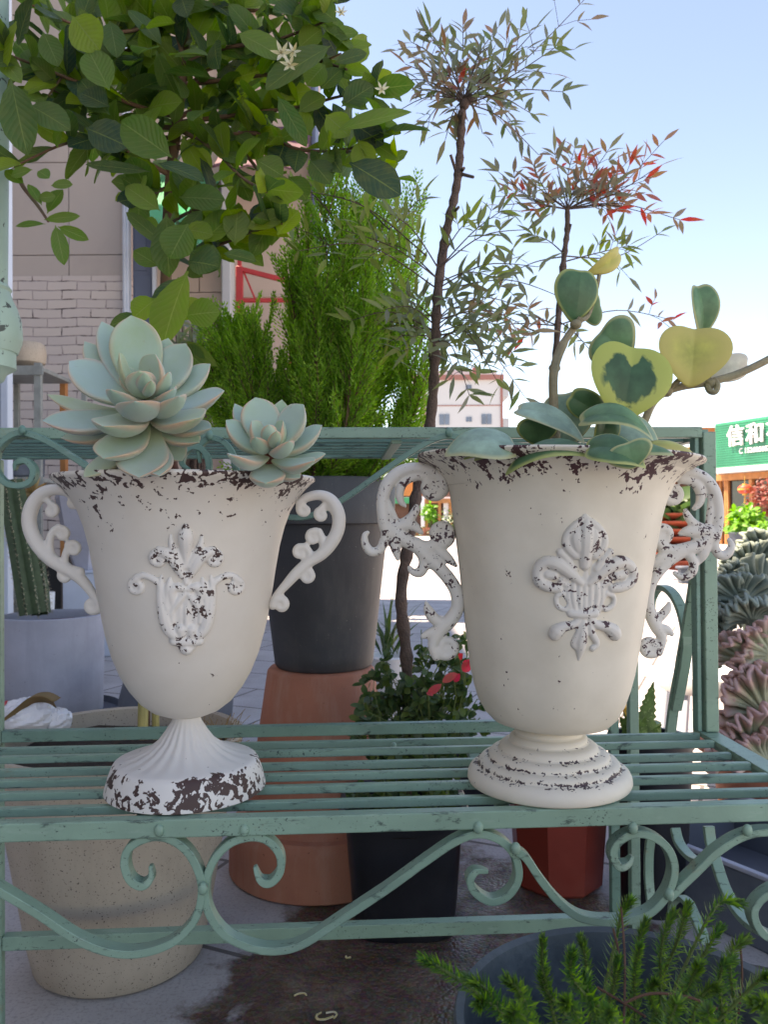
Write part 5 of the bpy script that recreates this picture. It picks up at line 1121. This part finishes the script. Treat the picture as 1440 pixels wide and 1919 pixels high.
# prominent leaves read off the photograph
for a in [(352, 508, 305, 652, 84, 1.05), (292, 560, 250, 596, 50, 1.07), (345, 592, 413, 584, 50, 1.12), (262, 590, 205, 612, 26, 1.1), (352, 420, 318, 485, 60, 1.1), (312, 400, 318, 520, 56, 1.13), (300, 395, 235, 350, 42, 1.12), (318, 465, 236, 398, 26, 1.14), (335, 370, 422, 375, 46, 1.15), (322, 295, 226, 228, 66, 1.05), (296, 306, 382, 340, 46, 1.08), (282, 322, 160, 308, 20, 1.1),
          (20, 150, 52, 292, 60, 1.1), (52, 196, 132, 244, 50, 1.12), (160, 240, 240, 275, 60, 1.12), (205, 170, 165, 95, 56, 1.1), (135, 30, 188, 96, 62, 1.1), (30, 40, 10, 130, 50, 1.15), (80, 60, 110, 125, 40, 1.15), (62, 150, 60, 90, 40, 1.2), (205, 200, 150, 175, 44, 1.15), (205, 215, 150, 150, 48, 1.16),
          (445, 62, 532, 110, 46, 1.1), (622, 85, 498, 168, 62, 1.1), (560, 90, 602, 55, 44, 1.15), (600, 70, 672, 62, 30, 1.15), (625, 95, 697, 84, 26, 1.15), (628, 118, 688, 100, 26, 1.13), (590, 20, 615, -40, 40, 1.15), (650, 152, 702, 186, 40, 1.2), (625, 248, 772, 210, 40, 1.1), (690, 215, 735, 235, 40, 1.16), (655, 305, 752, 366, 62, 1.12), (640, 310, 690, 300, 30, 1.17), (520, 180, 575, 275, 34, 1.06), (600, 290, 640, 220, 40, 1.2),
          (440, 320, 470, 378, 32, 1.2), (440, 460, 445, 390, 46, 1.15), (418, 475, 480, 490, 34, 1.12), (350, 490, 412, 500, 70, 1.14), (380, 455, 440, 400, 60, 1.16), (460, 430, 540, 400, 34, 1.15), (380, 385, 418, 372, 40, 1.2), (520, 440, 560, 395, 50, 1.15), (380, 520, 352, 500, 30, 1.15), (480, 430, 500, 380, 40, 1.18), (510, 380, 545, 350, 44, 1.2),
          (335, 520, 290, 590, 40, 1.12), (300, 500, 250, 470, 36, 1.15), (355, 470, 410, 505, 56, 1.16), (330, 600, 372, 560, 34, 1.15), (300, 430, 262, 420, 34, 1.15), (345, 430, 400, 440, 40, 1.15), (640, 200, 700, 160, 44, 1.16), (660, 230, 720, 270, 46, 1.15), (672, 262, 690, 320, 44, 1.13), (600, 170, 640, 130, 44, 1.15), (610, 215, 655, 255, 46, 1.14), (560, 210, 610, 180, 44, 1.16), (580, 300, 620, 345, 46, 1.15), (650, 280, 600, 330, 44, 1.16), (610, 120, 575, 160, 44, 1.14), (690, 205, 640, 190, 40, 1.16), (540, 330, 575, 375, 44, 1.18), (630, 40, 590, 10, 44, 1.14), (480, 300, 530, 330, 48, 1.14), (700, 235, 752, 250, 36, 1.15), (715, 300, 668, 335, 46, 1.15), (585, 255, 545, 215, 46, 1.16),
          (385, 690, 340, 650, 40, 1.4), (412, 690, 350, 640, 20, 1.4)]: L1(*a)
for a in [(70, 320, 92, 334, 24, 1.1), (60, 318, 20, 330, 22, 1.12), (95, 348, 136, 346, 20, 1.1), (88, 400, 118, 355, 30, 1.12), (85, 420, 28, 424, 16, 1.08), (82, 412, 150, 405, 18, 1.1), (108, 425, 166, 450, 22, 1.08), (103, 422, 120, 497, 28, 1.05), (78, 385, 52, 345, 18, 1.1), (45, 345, 8, 320, 22, 1.13), (70, 372, 104, 368, 18, 1.1)]: L1(*a, mbx=fresh)
# branches with alternate leaves
br = [([(352, 20), (300, 40), (230, 60), (150, 50), (60, 10)], 1.2), ([(335, 220), (260, 200), (160, 160), (60, 120), (-20, 90)], 1.15), ([(330, 240), (240, 230), (150, 190), (80, 160), (0, 130)], 1.25), ([(345, 120), (280, 90), (200, 100), (120, 90)], 1.3), ([(320, 330), (250, 290), (190, 260), (120, 270), (30, 310)], 1.15), ([(30, 310), (40, 345), (70, 385), (90, 415)], 1.1),
      ([(352, 20), (400, 10), (470, 20), (550, 10), (620, -10)], 1.2), ([(345, 120), (420, 90), (500, 80), (560, 60), (610, 40)], 1.15), ([(340, 160), (420, 150), (500, 140), (570, 130), (640, 100)], 1.25), ([(330, 230), (410, 220), (480, 210), (560, 200), (640, 180), (700, 170)], 1.2), ([(325, 280), (400, 260), (480, 250), (560, 280), (650, 280), (720, 250)], 1.15), ([(330, 240), (400, 280), (450, 330), (500, 360)], 1.1), ([(400, 250), (460, 290), (500, 350), (520, 420)], 1.2), ([(312, 480), (370, 470), (420, 455), (470, 435), (530, 420)], 1.15),
      ([(320, 350), (290, 360), (260, 370)], 1.2), ([(316, 420), (350, 400), (385, 390)], 1.2), ([(345, 120), (330, 60), (300, -20)], 1.3), ([(352, 20), (380, -30), (450, -60)], 1.3), ([(340, 180), (390, 130), (450, 130), (500, 160)], 1.4), ([(335, 220), (280, 150), (220, 140)], 1.4), ([(330, 260), (280, 260), (230, 300)], 1.35), ([(335, 220), (400, 190), (450, 190), (510, 230)], 1.35), ([(640, 280), (690, 300), (730, 340)], 1.15), ([(200, 60), (150, 100), (90, 180)], 1.2), ([(560, 60), (600, 110), (650, 130)], 1.2)]
for bi, (pts, dt) in enumerate(br):
    n_ = len(pts); P3 = [P(x, y, 1.32+(dt-1.32)*(i/(n_-1))) for i, (x, y) in enumerate(pts)]; q = [Vector(tuple(a)) for a in cr(P3, 6)]
    tube(trunk, q, list(np.linspace(.0042, .0016, len(q))), 6)
    m = len(q); k = 3 if bi != 5 else 99
    while k < m:
        p = q[k]; d_ = (q[min(k+1, m-1)]-q[k-1]).normalized()
        for _ in range(2 if random.random() < .75 else 1):
            out = (d_*random.uniform(.2, 1)+rv(1.0)+Vector((0, -.25, random.uniform(-.3, .4)))); out.normalize(); L_ = random.uniform(.050, .082)
            n = (CAMV*random.uniform(.2, 1)+Vector((0, 0, random.uniform(-.2, 1)))+rv(.6))
            leaf(lv if random.random() < .92 else fresh, p, p+out*L_, L_*random.uniform(.38, .56), n, random.uniform(-.1, .4), random.uniform(.0, .45), random.choice(('lemon', 'lemon', 'oval')), wave=random.uniform(.02, .08))
        k += random.choice((1, 2, 2))
# inner crown fill
for i in range(330):
    px = random.gauss(300, 130); py = random.gauss(120, 110)
    if not (0 < px < 610 and py < 300): continue
    if px < 230 and py > 270: continue
    p = P(px, py, random.uniform(1.2, 1.55)); out = rv(1)+Vector((0, 0, -.1)); out.normalize(); L_ = random.uniform(.05, .08)
    leaf(lv, p, p+out*L_, L_*.52, rv(.8)+Vector((0, -.5, .7)), .15, .15, 'lemon', wave=.03)
def blossom(x, y, d, r_):
    c = P(x, y, d)
    for k in range(6):
        a = 2*PI*k/6+random.uniform(-.2, .2); dr = Vector((math.cos(a), -.5, math.sin(a))); leaf(fl, c, c+dr.normalized()*r_, r_*.32, Vector((0, -1, 0)), -.3, .3, 'lance')
    for k in range(8): a = c+rv(.3)*r_; tube(fl, [c, c+Vector((random.uniform(-.3, .3), -.8, random.uniform(-.3, .3)))*r_*.5], .0007, 4)
for b in ((528, 100, 1.08, .017), (543, 122, 1.08, .015), (550, 97, 1.09, .013), (640, 24, 1.1, .010), (716, 168, 1.1, .012)): blossom(*b)
build('trunk', trunk, M['barkl'], lt, ang=80); build('foliage', lv, M['lemonleaf'], lt, ang=180); build('young_leaves', fresh, M['freshleaf'], lt, ang=180); build('blossom', fl, M['petalw'], lt, ang=180)
# ---------------- nandina trees
def leaflets(mb, p, d_, side, L_, w, mi, up):
    out = (d_*.75+side*1.0+Vector((0, 0, random.uniform(-.1, .35)))+rv(.25)).normalized()
    L_ *= 1.22; leaf(mb, p, p+out*L_, w, up+rv(.6), random.uniform(.05, .25), .2, 'lance', mi)
def spray(mb, st, a, b, mi, size=.036, w=.0098, sag=.1, dens=1.0, mi2=None):
    a = Vector(a); b = Vector(b); ax = b-a; L = ax.length; mid = (a+b)/2+Vector((0, 0, sag*L))+rv(.04*L)
    q = [Vector(tuple(x)) for x in cr([a, mid, b], 6)]; tube(st, q, list(np.linspace(.0016, .0006, len(q))), 5); m = len(q)
    for k in range(3, m):
        p = q[k]; d_ = (q[min(k+1, m-1)]-q[k-1]).normalized(); sd = d_.cross(Vector((0, -1, .35))).normalized()
        mm = mi if (mi2 is None or random.random() > .35) else mi2
        if k % 2 == 1 and k < m-2 and L > .07 and random.random() < dens*.27:
            for sg in (-1, 1):     # side rachis with leaflets
                l2 = L*random.uniform(.22, .36)*(1-.5*k/m); e = p+(d_*.7+sd*sg*.9+Vector((0, random.uniform(-.5, .5), random.uniform(-.1, .4)))).normalized()*l2
                tube(st, [p, (p+e)/2+Vector((0, 0, .004)), e], .0006, 4)
                d2 = (e-p).normalized(); s2 = d2.cross(Vector((0, -1, .3))).normalized()
                for t in (.6,):
                    for s3 in (-1, 1): leaflets(mb, p+(e-p)*t, d2, s2*s3, size*random.uniform(.6, 1), w*random.uniform(.8, 1.1), mm, Vector((0, -.7, .6)))
                leaflets(mb, e, d2*1.5, s2*.1, size*random.uniform(.8, 1.15), w, mm, Vector((0, -.7, .6)))
        elif random.random() < dens*.5:
            for sg in ((-1, 1) if random.random() < .6 else (random.choice((-1, 1)),)): leaflets(mb, p, d_, sd*sg, size*random.uniform(.7, 1.1), w, mm, Vector((0, -.7, .6)))
    leaflets(mb, b, ax.normalized()*1.6, Vector((0, 0, .1)), size*1.15, w, mi, Vector((0, -.7, .6)))
def bark_trunk(mb, pts, d, w0, w1, n=12):
    q = [Vector(tuple(x)) for x in cr([P(x, y, dd) for (x, y, dd) in pts], 7)]; m = len(q)
    tube(mb, q, [ (w0+(w1-w0)*i/m)*(1+.14*math.sin(i*1.9)+.08*math.sin(i*4.1)+ .15*(i % 9 == 0)) for i in range(m)], n); return q
nmats = [M['nand_g'], M['nand_y'], M['nand_r'], M['nand_b']]
n1 = thing('nandina_tree', Vector((P(768, 1480, 1.455).x, 1.455, .188)), 'tall nandina with bare wavy trunk growing from the black pot', 'tree', 'nandinas behind the rack')
tk = MB(); lf = MB(); stm = MB()
bark_trunk(tk, [(772, 1515, 1.455), (766, 1360, 1.46), (762, 1230, 1.46), (752, 1120, 1.46), (764, 1030, 1.46), (782, 920, 1.47), (800, 840, 1.47), (812, 740, 1.47), (816, 640, 1.47), (820, 560, 1.47), (828, 490, 1.48), (838, 430, 1.48), (852, 370, 1.48), (860, 320, 1.48), (864, 260, 1.48), (868, 205, 1.48), (872, 180, 1.48)], 0, .0115, .0065)
for (a, b) in (((860, 325), (888, 332)), ((858, 330), (845, 290)), ((850, 400), (860, 388)), ((866, 240), (868, 210)), ((866, 320), (870, 315))): tube(tk, [P(*a, 1.48), P(*b, 1.46)], [.0035, .0028], 6)
for (x, y) in ((866, 215), (872, 195), (880, 185)): ball(tk, P(x, y, 1.475), .0085, 7, (1, 1, 1.3))
C0 = (870, 190)
for (ex, ey, m1, m2, sg) in [(770, 78, 3, 0, .1), (800, 60, 0, 3, .1), (868, 48, 3, 0, .05), (925, 72, 0, 3, .05), (1000, 60, 0, 3, -.05), (1100, -5, 0, 3, -.08), (1055, 172, 0, 3, .1), (1010, 290, 3, 0, .15), (715, 160, 3, 0, .12), (735, 215, 3, 0, .15), (790, 240, 3, 0, .15), (835, 262, 3, 0, .2), (905, 250, 3, 0, .2), (965, 235, 0, 3, .2), (990, 150, 0, 3, .08), (840, 95, 3, 2, .05), (900, 95, 0, 3, .05), (810, 130, 3, 2, .05), (940, 130, 0, 3, .05), (780, 170, 3, 0, .1), (960, 190, 0, 3, .1), (850, 140, 3, 0, .05), (760, 120, 3, 0, .1), (1040, 90, 0, 3, 0), (905, 165, 0, 3, .05), (830, 190, 3, 0, .1), (1000, 215, 0, 3, .1), (935, 50, 0, 3, 0)]:
    spray(lf, stm, P(C0[0]+random.uniform(-4, 4), C0[1]+random.uniform(-8, 8), 1.475), P(ex, ey, random.uniform(1.36, 1.62)), m1, sag=sg, mi2=m2, size=.034)
for (sx_, sy_, ex, ey, m1, m2, sg) in [(826, 500, 940, 395, 0, 1, .12), (826, 500, 990, 430, 0, 1, .15), (822, 540, 1010, 500, 0, 1, .12), (822, 545, 1060, 560, 0, 3, .08), (830, 480, 880, 410, 1, 0, .05), (822, 530, 930, 520, 0, 1, .1), (818, 600, 1000, 585, 3, 0, .15), (820, 500, 730, 400, 1, 0, .1), (818, 520, 700, 450, 1, 0, .1), (818, 520, 640, 430, 1, 1, .1), (818, 540, 560, 470, 1, 1, .15), (800, 480, 560, 355, 1, 1, .12), (730, 430, 610, 365, 1, 1, .1), (730, 430, 790, 370, 1, 0, .0), (620, 400, 540, 345, 1, 1, .1),
                                     (816, 610, 720, 580, 0, 1, .12), (816, 620, 660, 600, 1, 0, .15), (816, 620, 590, 635, 1, 1, .15), (816, 630, 680, 690, 1, 0, .2), (816, 600, 760, 560, 0, 0, .1), (816, 640, 740, 640, 0, 0, .2), (818, 600, 900, 560, 0, 0, .12), (818, 620, 930, 610, 0, 3, .15), (818, 625, 960, 660, 0, 0, .2), (818, 630, 900, 680, 0, 0, .25), (818, 640, 880, 740, 0, 0, .3), (818, 630, 985, 745, 0, 0, .25), (818, 610, 870, 600, 0, 0, .1), (818, 640, 850, 690, 0, 0, .2), (818, 600, 1000, 620, 3, 0, .12), (816, 650, 770, 690, 0, 0, .2), (818, 640, 930, 710, 0, 0, .25), (815, 590, 780, 600, 0, 0, .1), (818, 580, 850, 560, 0, 0, .1)]:
    spray(lf, stm, P(sx_, sy_, 1.47), P(ex, ey, random.uniform(1.3, 1.56)), m1, sag=sg, mi2=m2, size=.036)
tk.add(stm.v, stm.f); build('trunk', tk, M['bark'], n1, ang=80); build('foliage', lf, nmats, n1, ang=180)
n2 = thing('nandina_tree', Vector((P(1040, 1500, 1.60).x, 1.60, .215)), 'shorter nandina with flat red leaf tiers growing from the red pot', 'tree', 'nandinas behind the rack')
tk = MB(); lf = MB(); stm = MB()
bark_trunk(tk, [(1035, 1515, 1.6), (1030, 1300, 1.6), (1026, 1100, 1.6), (1028, 900, 1.6), (1032, 800, 1.6), (1038, 720, 1.6), (1044, 640, 1.6), (1050, 560, 1.6), (1058, 480, 1.6), (1064, 430, 1.6), (1064, 390, 1.6)], 0, .0085, .005, 10)
tube(tk, [P(1066, 440, 1.6), P(1071, 420, 1.595)], .002, 6)
for (ex, ey, m1, m2, sg) in [(935, 322, 3, 2, -.12), (965, 350, 2, 3, -.1), (1000, 310, 3, 2, -.1), (1040, 285, 3, 2, 0), (1078, 278, 3, 2, 0), (1142, 280, 3, 2, -.05), (1180, 300, 3, 2, -.1), (1000, 345, 3, 2, 0), (1205, 340, 3, 2, 0), (1245, 264, 3, 2, -.12), (1235, 312, 3, 2, -.1), (1275, 412, 2, 3, .08), (1215, 400, 2, 3, .05), (935, 385, 3, 0, .05), (985, 400, 1, 0, .08), (1110, 350, 2, 3, 0), (1150, 350, 3, 2, 0), (1020, 350, 1, 2, 0), (1180, 370, 3, 2, 0), (1090, 330, 3, 3, 0)]:
    spray(lf, stm, P(1064, 392, 1.6), P(ex, ey, random.uniform(1.52, 1.72)), m1, sag=sg, mi2=m2, size=.034, w=.0095)
for (sx_, sy_, ex, ey, m1, m2, sg) in [(1060, 480, 1240, 435, 0, 1, -.08), (1060, 490, 1180, 460, 1, 0, 0), (1062, 480, 1000, 440, 0, 1, .1), (1062, 480, 940, 520, 0, 0, .05), (1044, 610, 1262, 600, 2, 3, .08), (1046, 610, 930, 590, 3, 2, .1), (1044, 620, 965, 640, 3, 2, .1), (1044, 600, 1110, 660, 0, 0, .1), (1044, 610, 900, 620, 3, 0, .1), (1044, 620, 1080, 640, 3, 0, .1)]:
    spray(lf, stm, P(sx_, sy_, 1.6), P(ex, ey, random.uniform(1.52, 1.7)), m1, sag=sg, mi2=m2, size=.034, w=.0095, dens=.8)
tk.add(stm.v, stm.f); build('trunk', tk, M['bark'], n2, ang=80); build('foliage', lf, nmats, n2, ang=180)
# ---------------- lemon cypress in the dark grey pot
cy = thing('cypress', b3+Vector((0, 0, .35)), 'feathery bright green cypress growing from the dark grey pot', 'shrub')
cm = MB(); cs = MB(); vsA = []; fsA = []
def quadleaf(p, d_, s, L_, w):
    o = len(cm.v); e = p+d_*L_
    cm.v.extend([tuple(p), tuple(p+d_*L_*.45+s*w), tuple(e), tuple(p+d_*L_*.45-s*w)]); cm.f.append([o, o+1, o+2, o+3]); cm.mi.append(0)
def frond(a, dr, L):
    dr = dr.normalized(); s = dr.cross(rv(1)).normalized(); b = dr.cross(s); bend = s*random.uniform(-.25, .25)+Vector((0, 0, .25)); n = int(L/.011); p = Vector(a); d_ = dr.copy(); pts = [p.copy()]
    for i in range(n):
        t = i/n; d_ = (d_+bend*.05+rv(.03)).normalized(); p = p+d_*(L/n); pts.append(p.copy())
        for sg in (-1, 1):
            ln = L*.30*(1-t)**.8*(.4+.6*min(1, t*4))+.010; o_ = (d_*1.25+s*sg*.9+b*random.uniform(-.5, .5)).normalized(); m = max(2, int(ln/.0058)); q = p.copy()
            for j in range(m):
                o_ = (o_+d_*.07).normalized(); q2 = q+o_*ln/m; side = (s*random.uniform(-.6, .6)+b).normalized()
                quadleaf(q, o_, side, .010, .0019)
                if j % 1 == 0: quadleaf(q, (o_+side*.7*(1 if j % 2 else -1)+d_*.2).normalized(), o_.cross(side).normalized(), .0095, .0018)
                q = q2
        quadleaf(p, d_, s, .010, .0015)
    tube(cs, pts[::3]+[pts[-1]], list(np.linspace(.0014, .0004, len(pts[::3])+1)), 4, cap=False)
base = b3+Vector((0, 0, .35))
leaders = [((650, 330), 1.66, 1.0), ((610, 400), 1.6, .9), ((700, 360), 1.7, .9), ((575, 470), 1.62, .85), ((740, 500), 1.66, .8), ((460, 650), 1.7, .8), ((415, 680), 1.72, .7), ((490, 665), 1.6, .7), ((430, 650), 1.66, .7), ((470, 700), 1.58, .7), ((660, 420), 1.66, .9), ((640, 520), 1.6, .9), ((700, 470), 1.62, .9), ((600, 620), 1.5, .8), ((660, 650), 1.48, .8), ((550, 560), 1.6, .8), ((770, 640), 1.66, .7), ((640, 460), 1.52, .8), ((690, 560), 1.5, .7), ((590, 560), 1.5, .7), ((760, 420), 1.75, .7), ((440, 700), 1.6, .6), ((555, 520), 1.72, .7), ((395, 700), 1.68, .5), ((780, 720), 1.6, .5)]
for ((ex, ey), d_, rel) in leaders:
    e = P(ex, ey, d_); a = base+Vector((random.uniform(-.05, .05), random.uniform(-.05, .05), -.01)); mid = (a*.5+e*.5)+Vector(((e.x-a.x)*.28, (e.y-a.y)*.3, -.02))
    q = [Vector(tuple(x)) for x in cr([a, mid, e], 16)]; tube(cs, q, list(np.linspace(.0045, .001, len(q))), 6); m = len(q)
    for k in range(2, m, 1):
        t = k/m; ax_ = (q[min(k+1, m-1)]-q[k-1]).normalized()
        for _ in range(random.choice((1, 1, 2))):
            o_ = rv(1); o_ = (o_-ax_*o_.dot(ax_)).normalized(); frond(q[k], ax_*1.0+o_*random.uniform(.35, .75)+Vector((0, 0, .35)), random.uniform(.10, .18)*(1-.35*t))
    frond(q[-1], ax_, .09)
build('foliage', cm, M['cypress'], cy, smooth=False); build('branches', cs, M['barkl'], cy)
# ---------------- rose growing beside the nandina trunk
ro = thing('rose_bush', b4+Vector((.03, .02, .19)), 'small rose bush with pink petals behind the rack between the urns', 'shrub'); lf = MB(); stm = MB(); pt = MB()
tips = [(700, 1290), (705, 1250), (720, 1330), (735, 1265), (740, 1300), (790, 1180), (815, 1200), (850, 1190), (838, 1245), (860, 1230), (880, 1280), (895, 1310), (800, 1255), (820, 1310), (845, 1330), (780, 1290), (725, 1240), (740, 1340), (800, 1340), (870, 1335), (900, 1345), (712, 1345), (810, 1220), (765, 1330), (855, 1290), (695, 1320), (830, 1275), (785, 1320), (880, 1345), (700, 1500), (840, 1500), (800, 1490), (690, 1380), (670, 1490), (760, 1500)]
for (x, y) in tips:
    e = P(x, y, random.uniform(1.38, 1.56)); a = b4+Vector((random.uniform(-.06, .07), random.uniform(-.05, .05), .18)); mid = (a+e)/2+Vector((random.uniform(-.02, .02), random.uniform(-.02, .02), .01)); q = [Vector(tuple(v_)) for v_ in cr([a, mid, e], 6)]
    tube(stm, q, list(np.linspace(.0022, .0009, len(q))), 5)
    for k in range(4, len(q)):
        for sg in (-1, 1):
            if random.random() < .62:
                o_ = (rv(1)+Vector((sg*.8, -.2, .1))).normalized(); L2 = random.uniform(.02, .035); tube(stm, [q[k], q[k]+o_*L2], .0006, 4)
                for t in (.45, .75, 1.0):
                    for s3 in (-1, 1):
                        d2 = (o_*.6+rv(.7)+Vector((0, 0, .1*s3))).normalized(); leaf(lf, q[k]+o_*L2*t, q[k]+o_*L2*t+d2*random.uniform(.014, .024), .0125, Vector((0, -.5, .8))+rv(.6), .1, .15, 'oval')
for (x0, y0, x1, y1, w) in ((802, 1300, 828, 1282, 18), (830, 1278, 858, 1262, 20), (868, 1258, 884, 1240, 24), (862, 1235, 868, 1225, 16), (870, 1250, 880, 1236, 16), (852, 1278, 862, 1262, 14), (800, 1298, 812, 1304, 12)):
    leaf(pt, P(x0, y0, 1.37), P(x1, y1, 1.36), w*.8*1.37/FPX, Vector((0, -1, .4))+rv(.3), .2, .25, 'oval'); tube(stm, [P(x0, y0, 1.37), P(x0+3, y0+30, 1.4), b4+Vector((.05, 0, .19))], .0011, 5)
build('foliage', lf, M['roseleaf'], ro, ang=180); build('stems', stm, M['stem'], ro); build('petals', pt, M['rose'], ro, ang=180)
# blades seen between the dark pot and the nandina trunk
gb_ = Vector((P(730, 975, 2.6).x, 2.6, 0)); gr = MB(); bp = MB()
for i in range(26):
    a = gb_+Vector((random.uniform(-.03, .03), random.uniform(-.03, .03), .28)); leaf(gr, a, a+Vector((random.uniform(-.16, .12), random.uniform(-.1, .1), random.uniform(.02, .2))), .012, Vector((0, -.4, 1)), .4, .2, 'lance')
o = thing('grass_plant', gb_, 'strappy leaved plant peeking out right of the dark grey pot', 'plant'); build('foliage', gr, M['roseleaf'], o, ang=180)
lathe(bp, [(.05, 0), (.07, .27), (.075, .28), (.068, .285), (.06, .26), (.001, .26)], gb_, 24); build('pot', bp, M['white'], o)
# loose olive-leaved shrub behind the left of the cypress
sh_ = thing('olive_shrub', Vector((P(370, 975, 2.6).x, 2.6, 0)), 'fine grey green shrub behind the cypress and the large rosette', 'shrub'); lf = MB(); stm = MB()
for i in range(60):
    e = P(random.gauss(360, 28), random.gauss(660, 32), random.uniform(2.45, 2.75)); a = Vector((P(370, 975, 2.6).x, 2.6, 0)); mid = (a+e)/2+Vector((0, 0, .2)); q = [Vector(tuple(v_)) for v_ in cr([a, mid, e], 6)]; tube(stm, q, .0025, 4)
    for k in range(8, len(q)):
        for _ in range(4): o_ = (rv(1)+Vector((0, 0, .4))).normalized(); leaf(lf, q[k], q[k]+o_*.05, .012, Vector((0, -1, .5)), .1, .1, 'lance')
build('foliage', lf, M['nand_g'], sh_, ang=180); build('stems', stm, M['bark'], sh_)
# ---------------- foreground pot with feathery plant
D9 = .505; bf = Vector((P(1190, 975, D9).x, D9, 0)); rz = P(1190, 1735, D9+.115).z
fgp = potlathe('foreground_pot', bf, [(.085, 0), (.09, .004), (.108, rz-.03), (.112, rz-.026), (.1165, rz-.003), (.115, rz), (.110, rz-.002), (.106, rz-.03), (.104, rz-.1)], M['fgpot'], 'weathered blue grey pot nearest the camera, lower right corner', soil=(.104, rz-.085), n=72)
fp = thing('feathery_plant', bf+Vector((0, 0, rz-.085)), 'feathery bright green trailing plant in the foreground pot', 'plant'); lf = MB(); stm = MB(); tw = MB()
def brush(pts, r0=.010, dens=1):
    q = [Vector(tuple(v_)) for v_ in cr(pts, 9)]; m = len(q); tube(stm, q, list(np.linspace(.0013, .0007, m)), 6)
    st_ = int(m*.25)
    for k in range(st_, m):
        t = (k-st_)/(m-st_); d_ = (q[min(k+1, m-1)]-q[k-1]).normalized(); s = d_.cross(Vector((.2, .3, 1))).normalized(); b = d_.cross(s)
        for sub in (0, .5):
            pc_ = q[k]+(q[min(k+1, m-1)]-q[k])*sub
            for j in range(6):
                a = 2*PI*j/6+k*.7+random.uniform(-.3, .3); ln = r0*(1-.45*t)*random.uniform(.75, 1.15); o_ = (s*math.cos(a)+b*math.sin(a))*(1-.35*t)+d_*(.35+.9*t*t)
                leaf(lf, pc_, pc_+o_.normalized()*ln, .0014, d_, -.15, .1, 'tiny')
S0 = lambda: bf+Vector((random.uniform(-.05, .05), random.uniform(-.04, .04), rz-.085))
for (ex, ey, d_, mx_, my_, md, r_) in [(795, 1798, .40, 880, 1850, .41, .0105), (1018, 1762, .42, 1025, 1850, .43, .0085), (1072, 1788, .40, 1085, 1850, .41, .0105), (955, 1838, .38, 985, 1880, .39, .010), (1200, 1775, .43, 1190, 1850, .45, .008), (1180, 1690, .50, 1160, 1740, .50, .012), (1262, 1712, .47, 1240, 1780, .47, .010), (1385, 1692, .47, 1330, 1718, .47, .010), (1310, 1810, .42, 1290, 1850, .43, .010), (1345, 1850, .42, 1310, 1880, .43, .010), (1415, 1880, .36, 1440, 1905, .37, .010), (1060, 1880, .38, 1080, 1900, .39, .010), (900, 1880, .39, 940, 1895, .40, .010), (1290, 1700, .48, 1275, 1750, .48, .010), (1350, 1740, .46, 1320, 1790, .46, .009), (1440, 1830, .42, 1400, 1860, .43, .010), (1140, 1900, .37, 1150, 1915, .38, .010), (960, 1905, .37, 990, 1915, .38, .010), (1230, 1840, .44, 1220, 1870, .45, .008), (1020, 1820, .43, 1035, 1870, .43, .009), (1100, 1830, .42, 1110, 1880, .42, .009), (880, 1835, .40, 930, 1875, .40, .010), (1270, 1880, .40, 1260, 1905, .40, .010), (1370, 1800, .43, 1350, 1840, .43, .009), (1400, 1760, .45, 1370, 1800, .45, .009), (1210, 1730, .49, 1195, 1780, .49, .010), (1325, 1905, .37, 1330, 1915, .37, .009), (1090, 1760, .45, 1100, 1810, .45, .008), (1160, 1800, .45, 1150, 1850, .45, .009)]:
    brush([S0(), (S0()+P(mx_, my_, md))/2, P(mx_, my_, md), P(ex, ey, d_)], r_)
for pts in ([(1165, 1700, .5), (1172, 1800, .46), (1170, 1920, .42)], [(1170, 1880, .42), (1220, 1862, .42), (1290, 1868, .42), (1345, 1890, .42)], [(1388, 1765, .46), (1392, 1830, .45), (1385, 1900, .45)], [(1120, 1850, .44), (1170, 1880, .43), (1210, 1905, .42)], [(1150, 1740, .48), (1160, 1790, .47), (1145, 1830, .46)]):
    tw = MB(); tube(tw, cr([P(*p) for p in pts], 5), .0007, 6); build('bare_twig', tw, M['twig'], fp)
build('foliage', lf, M['feather'], fp, ang=180); build('stems', stm, M['stem'], fp)
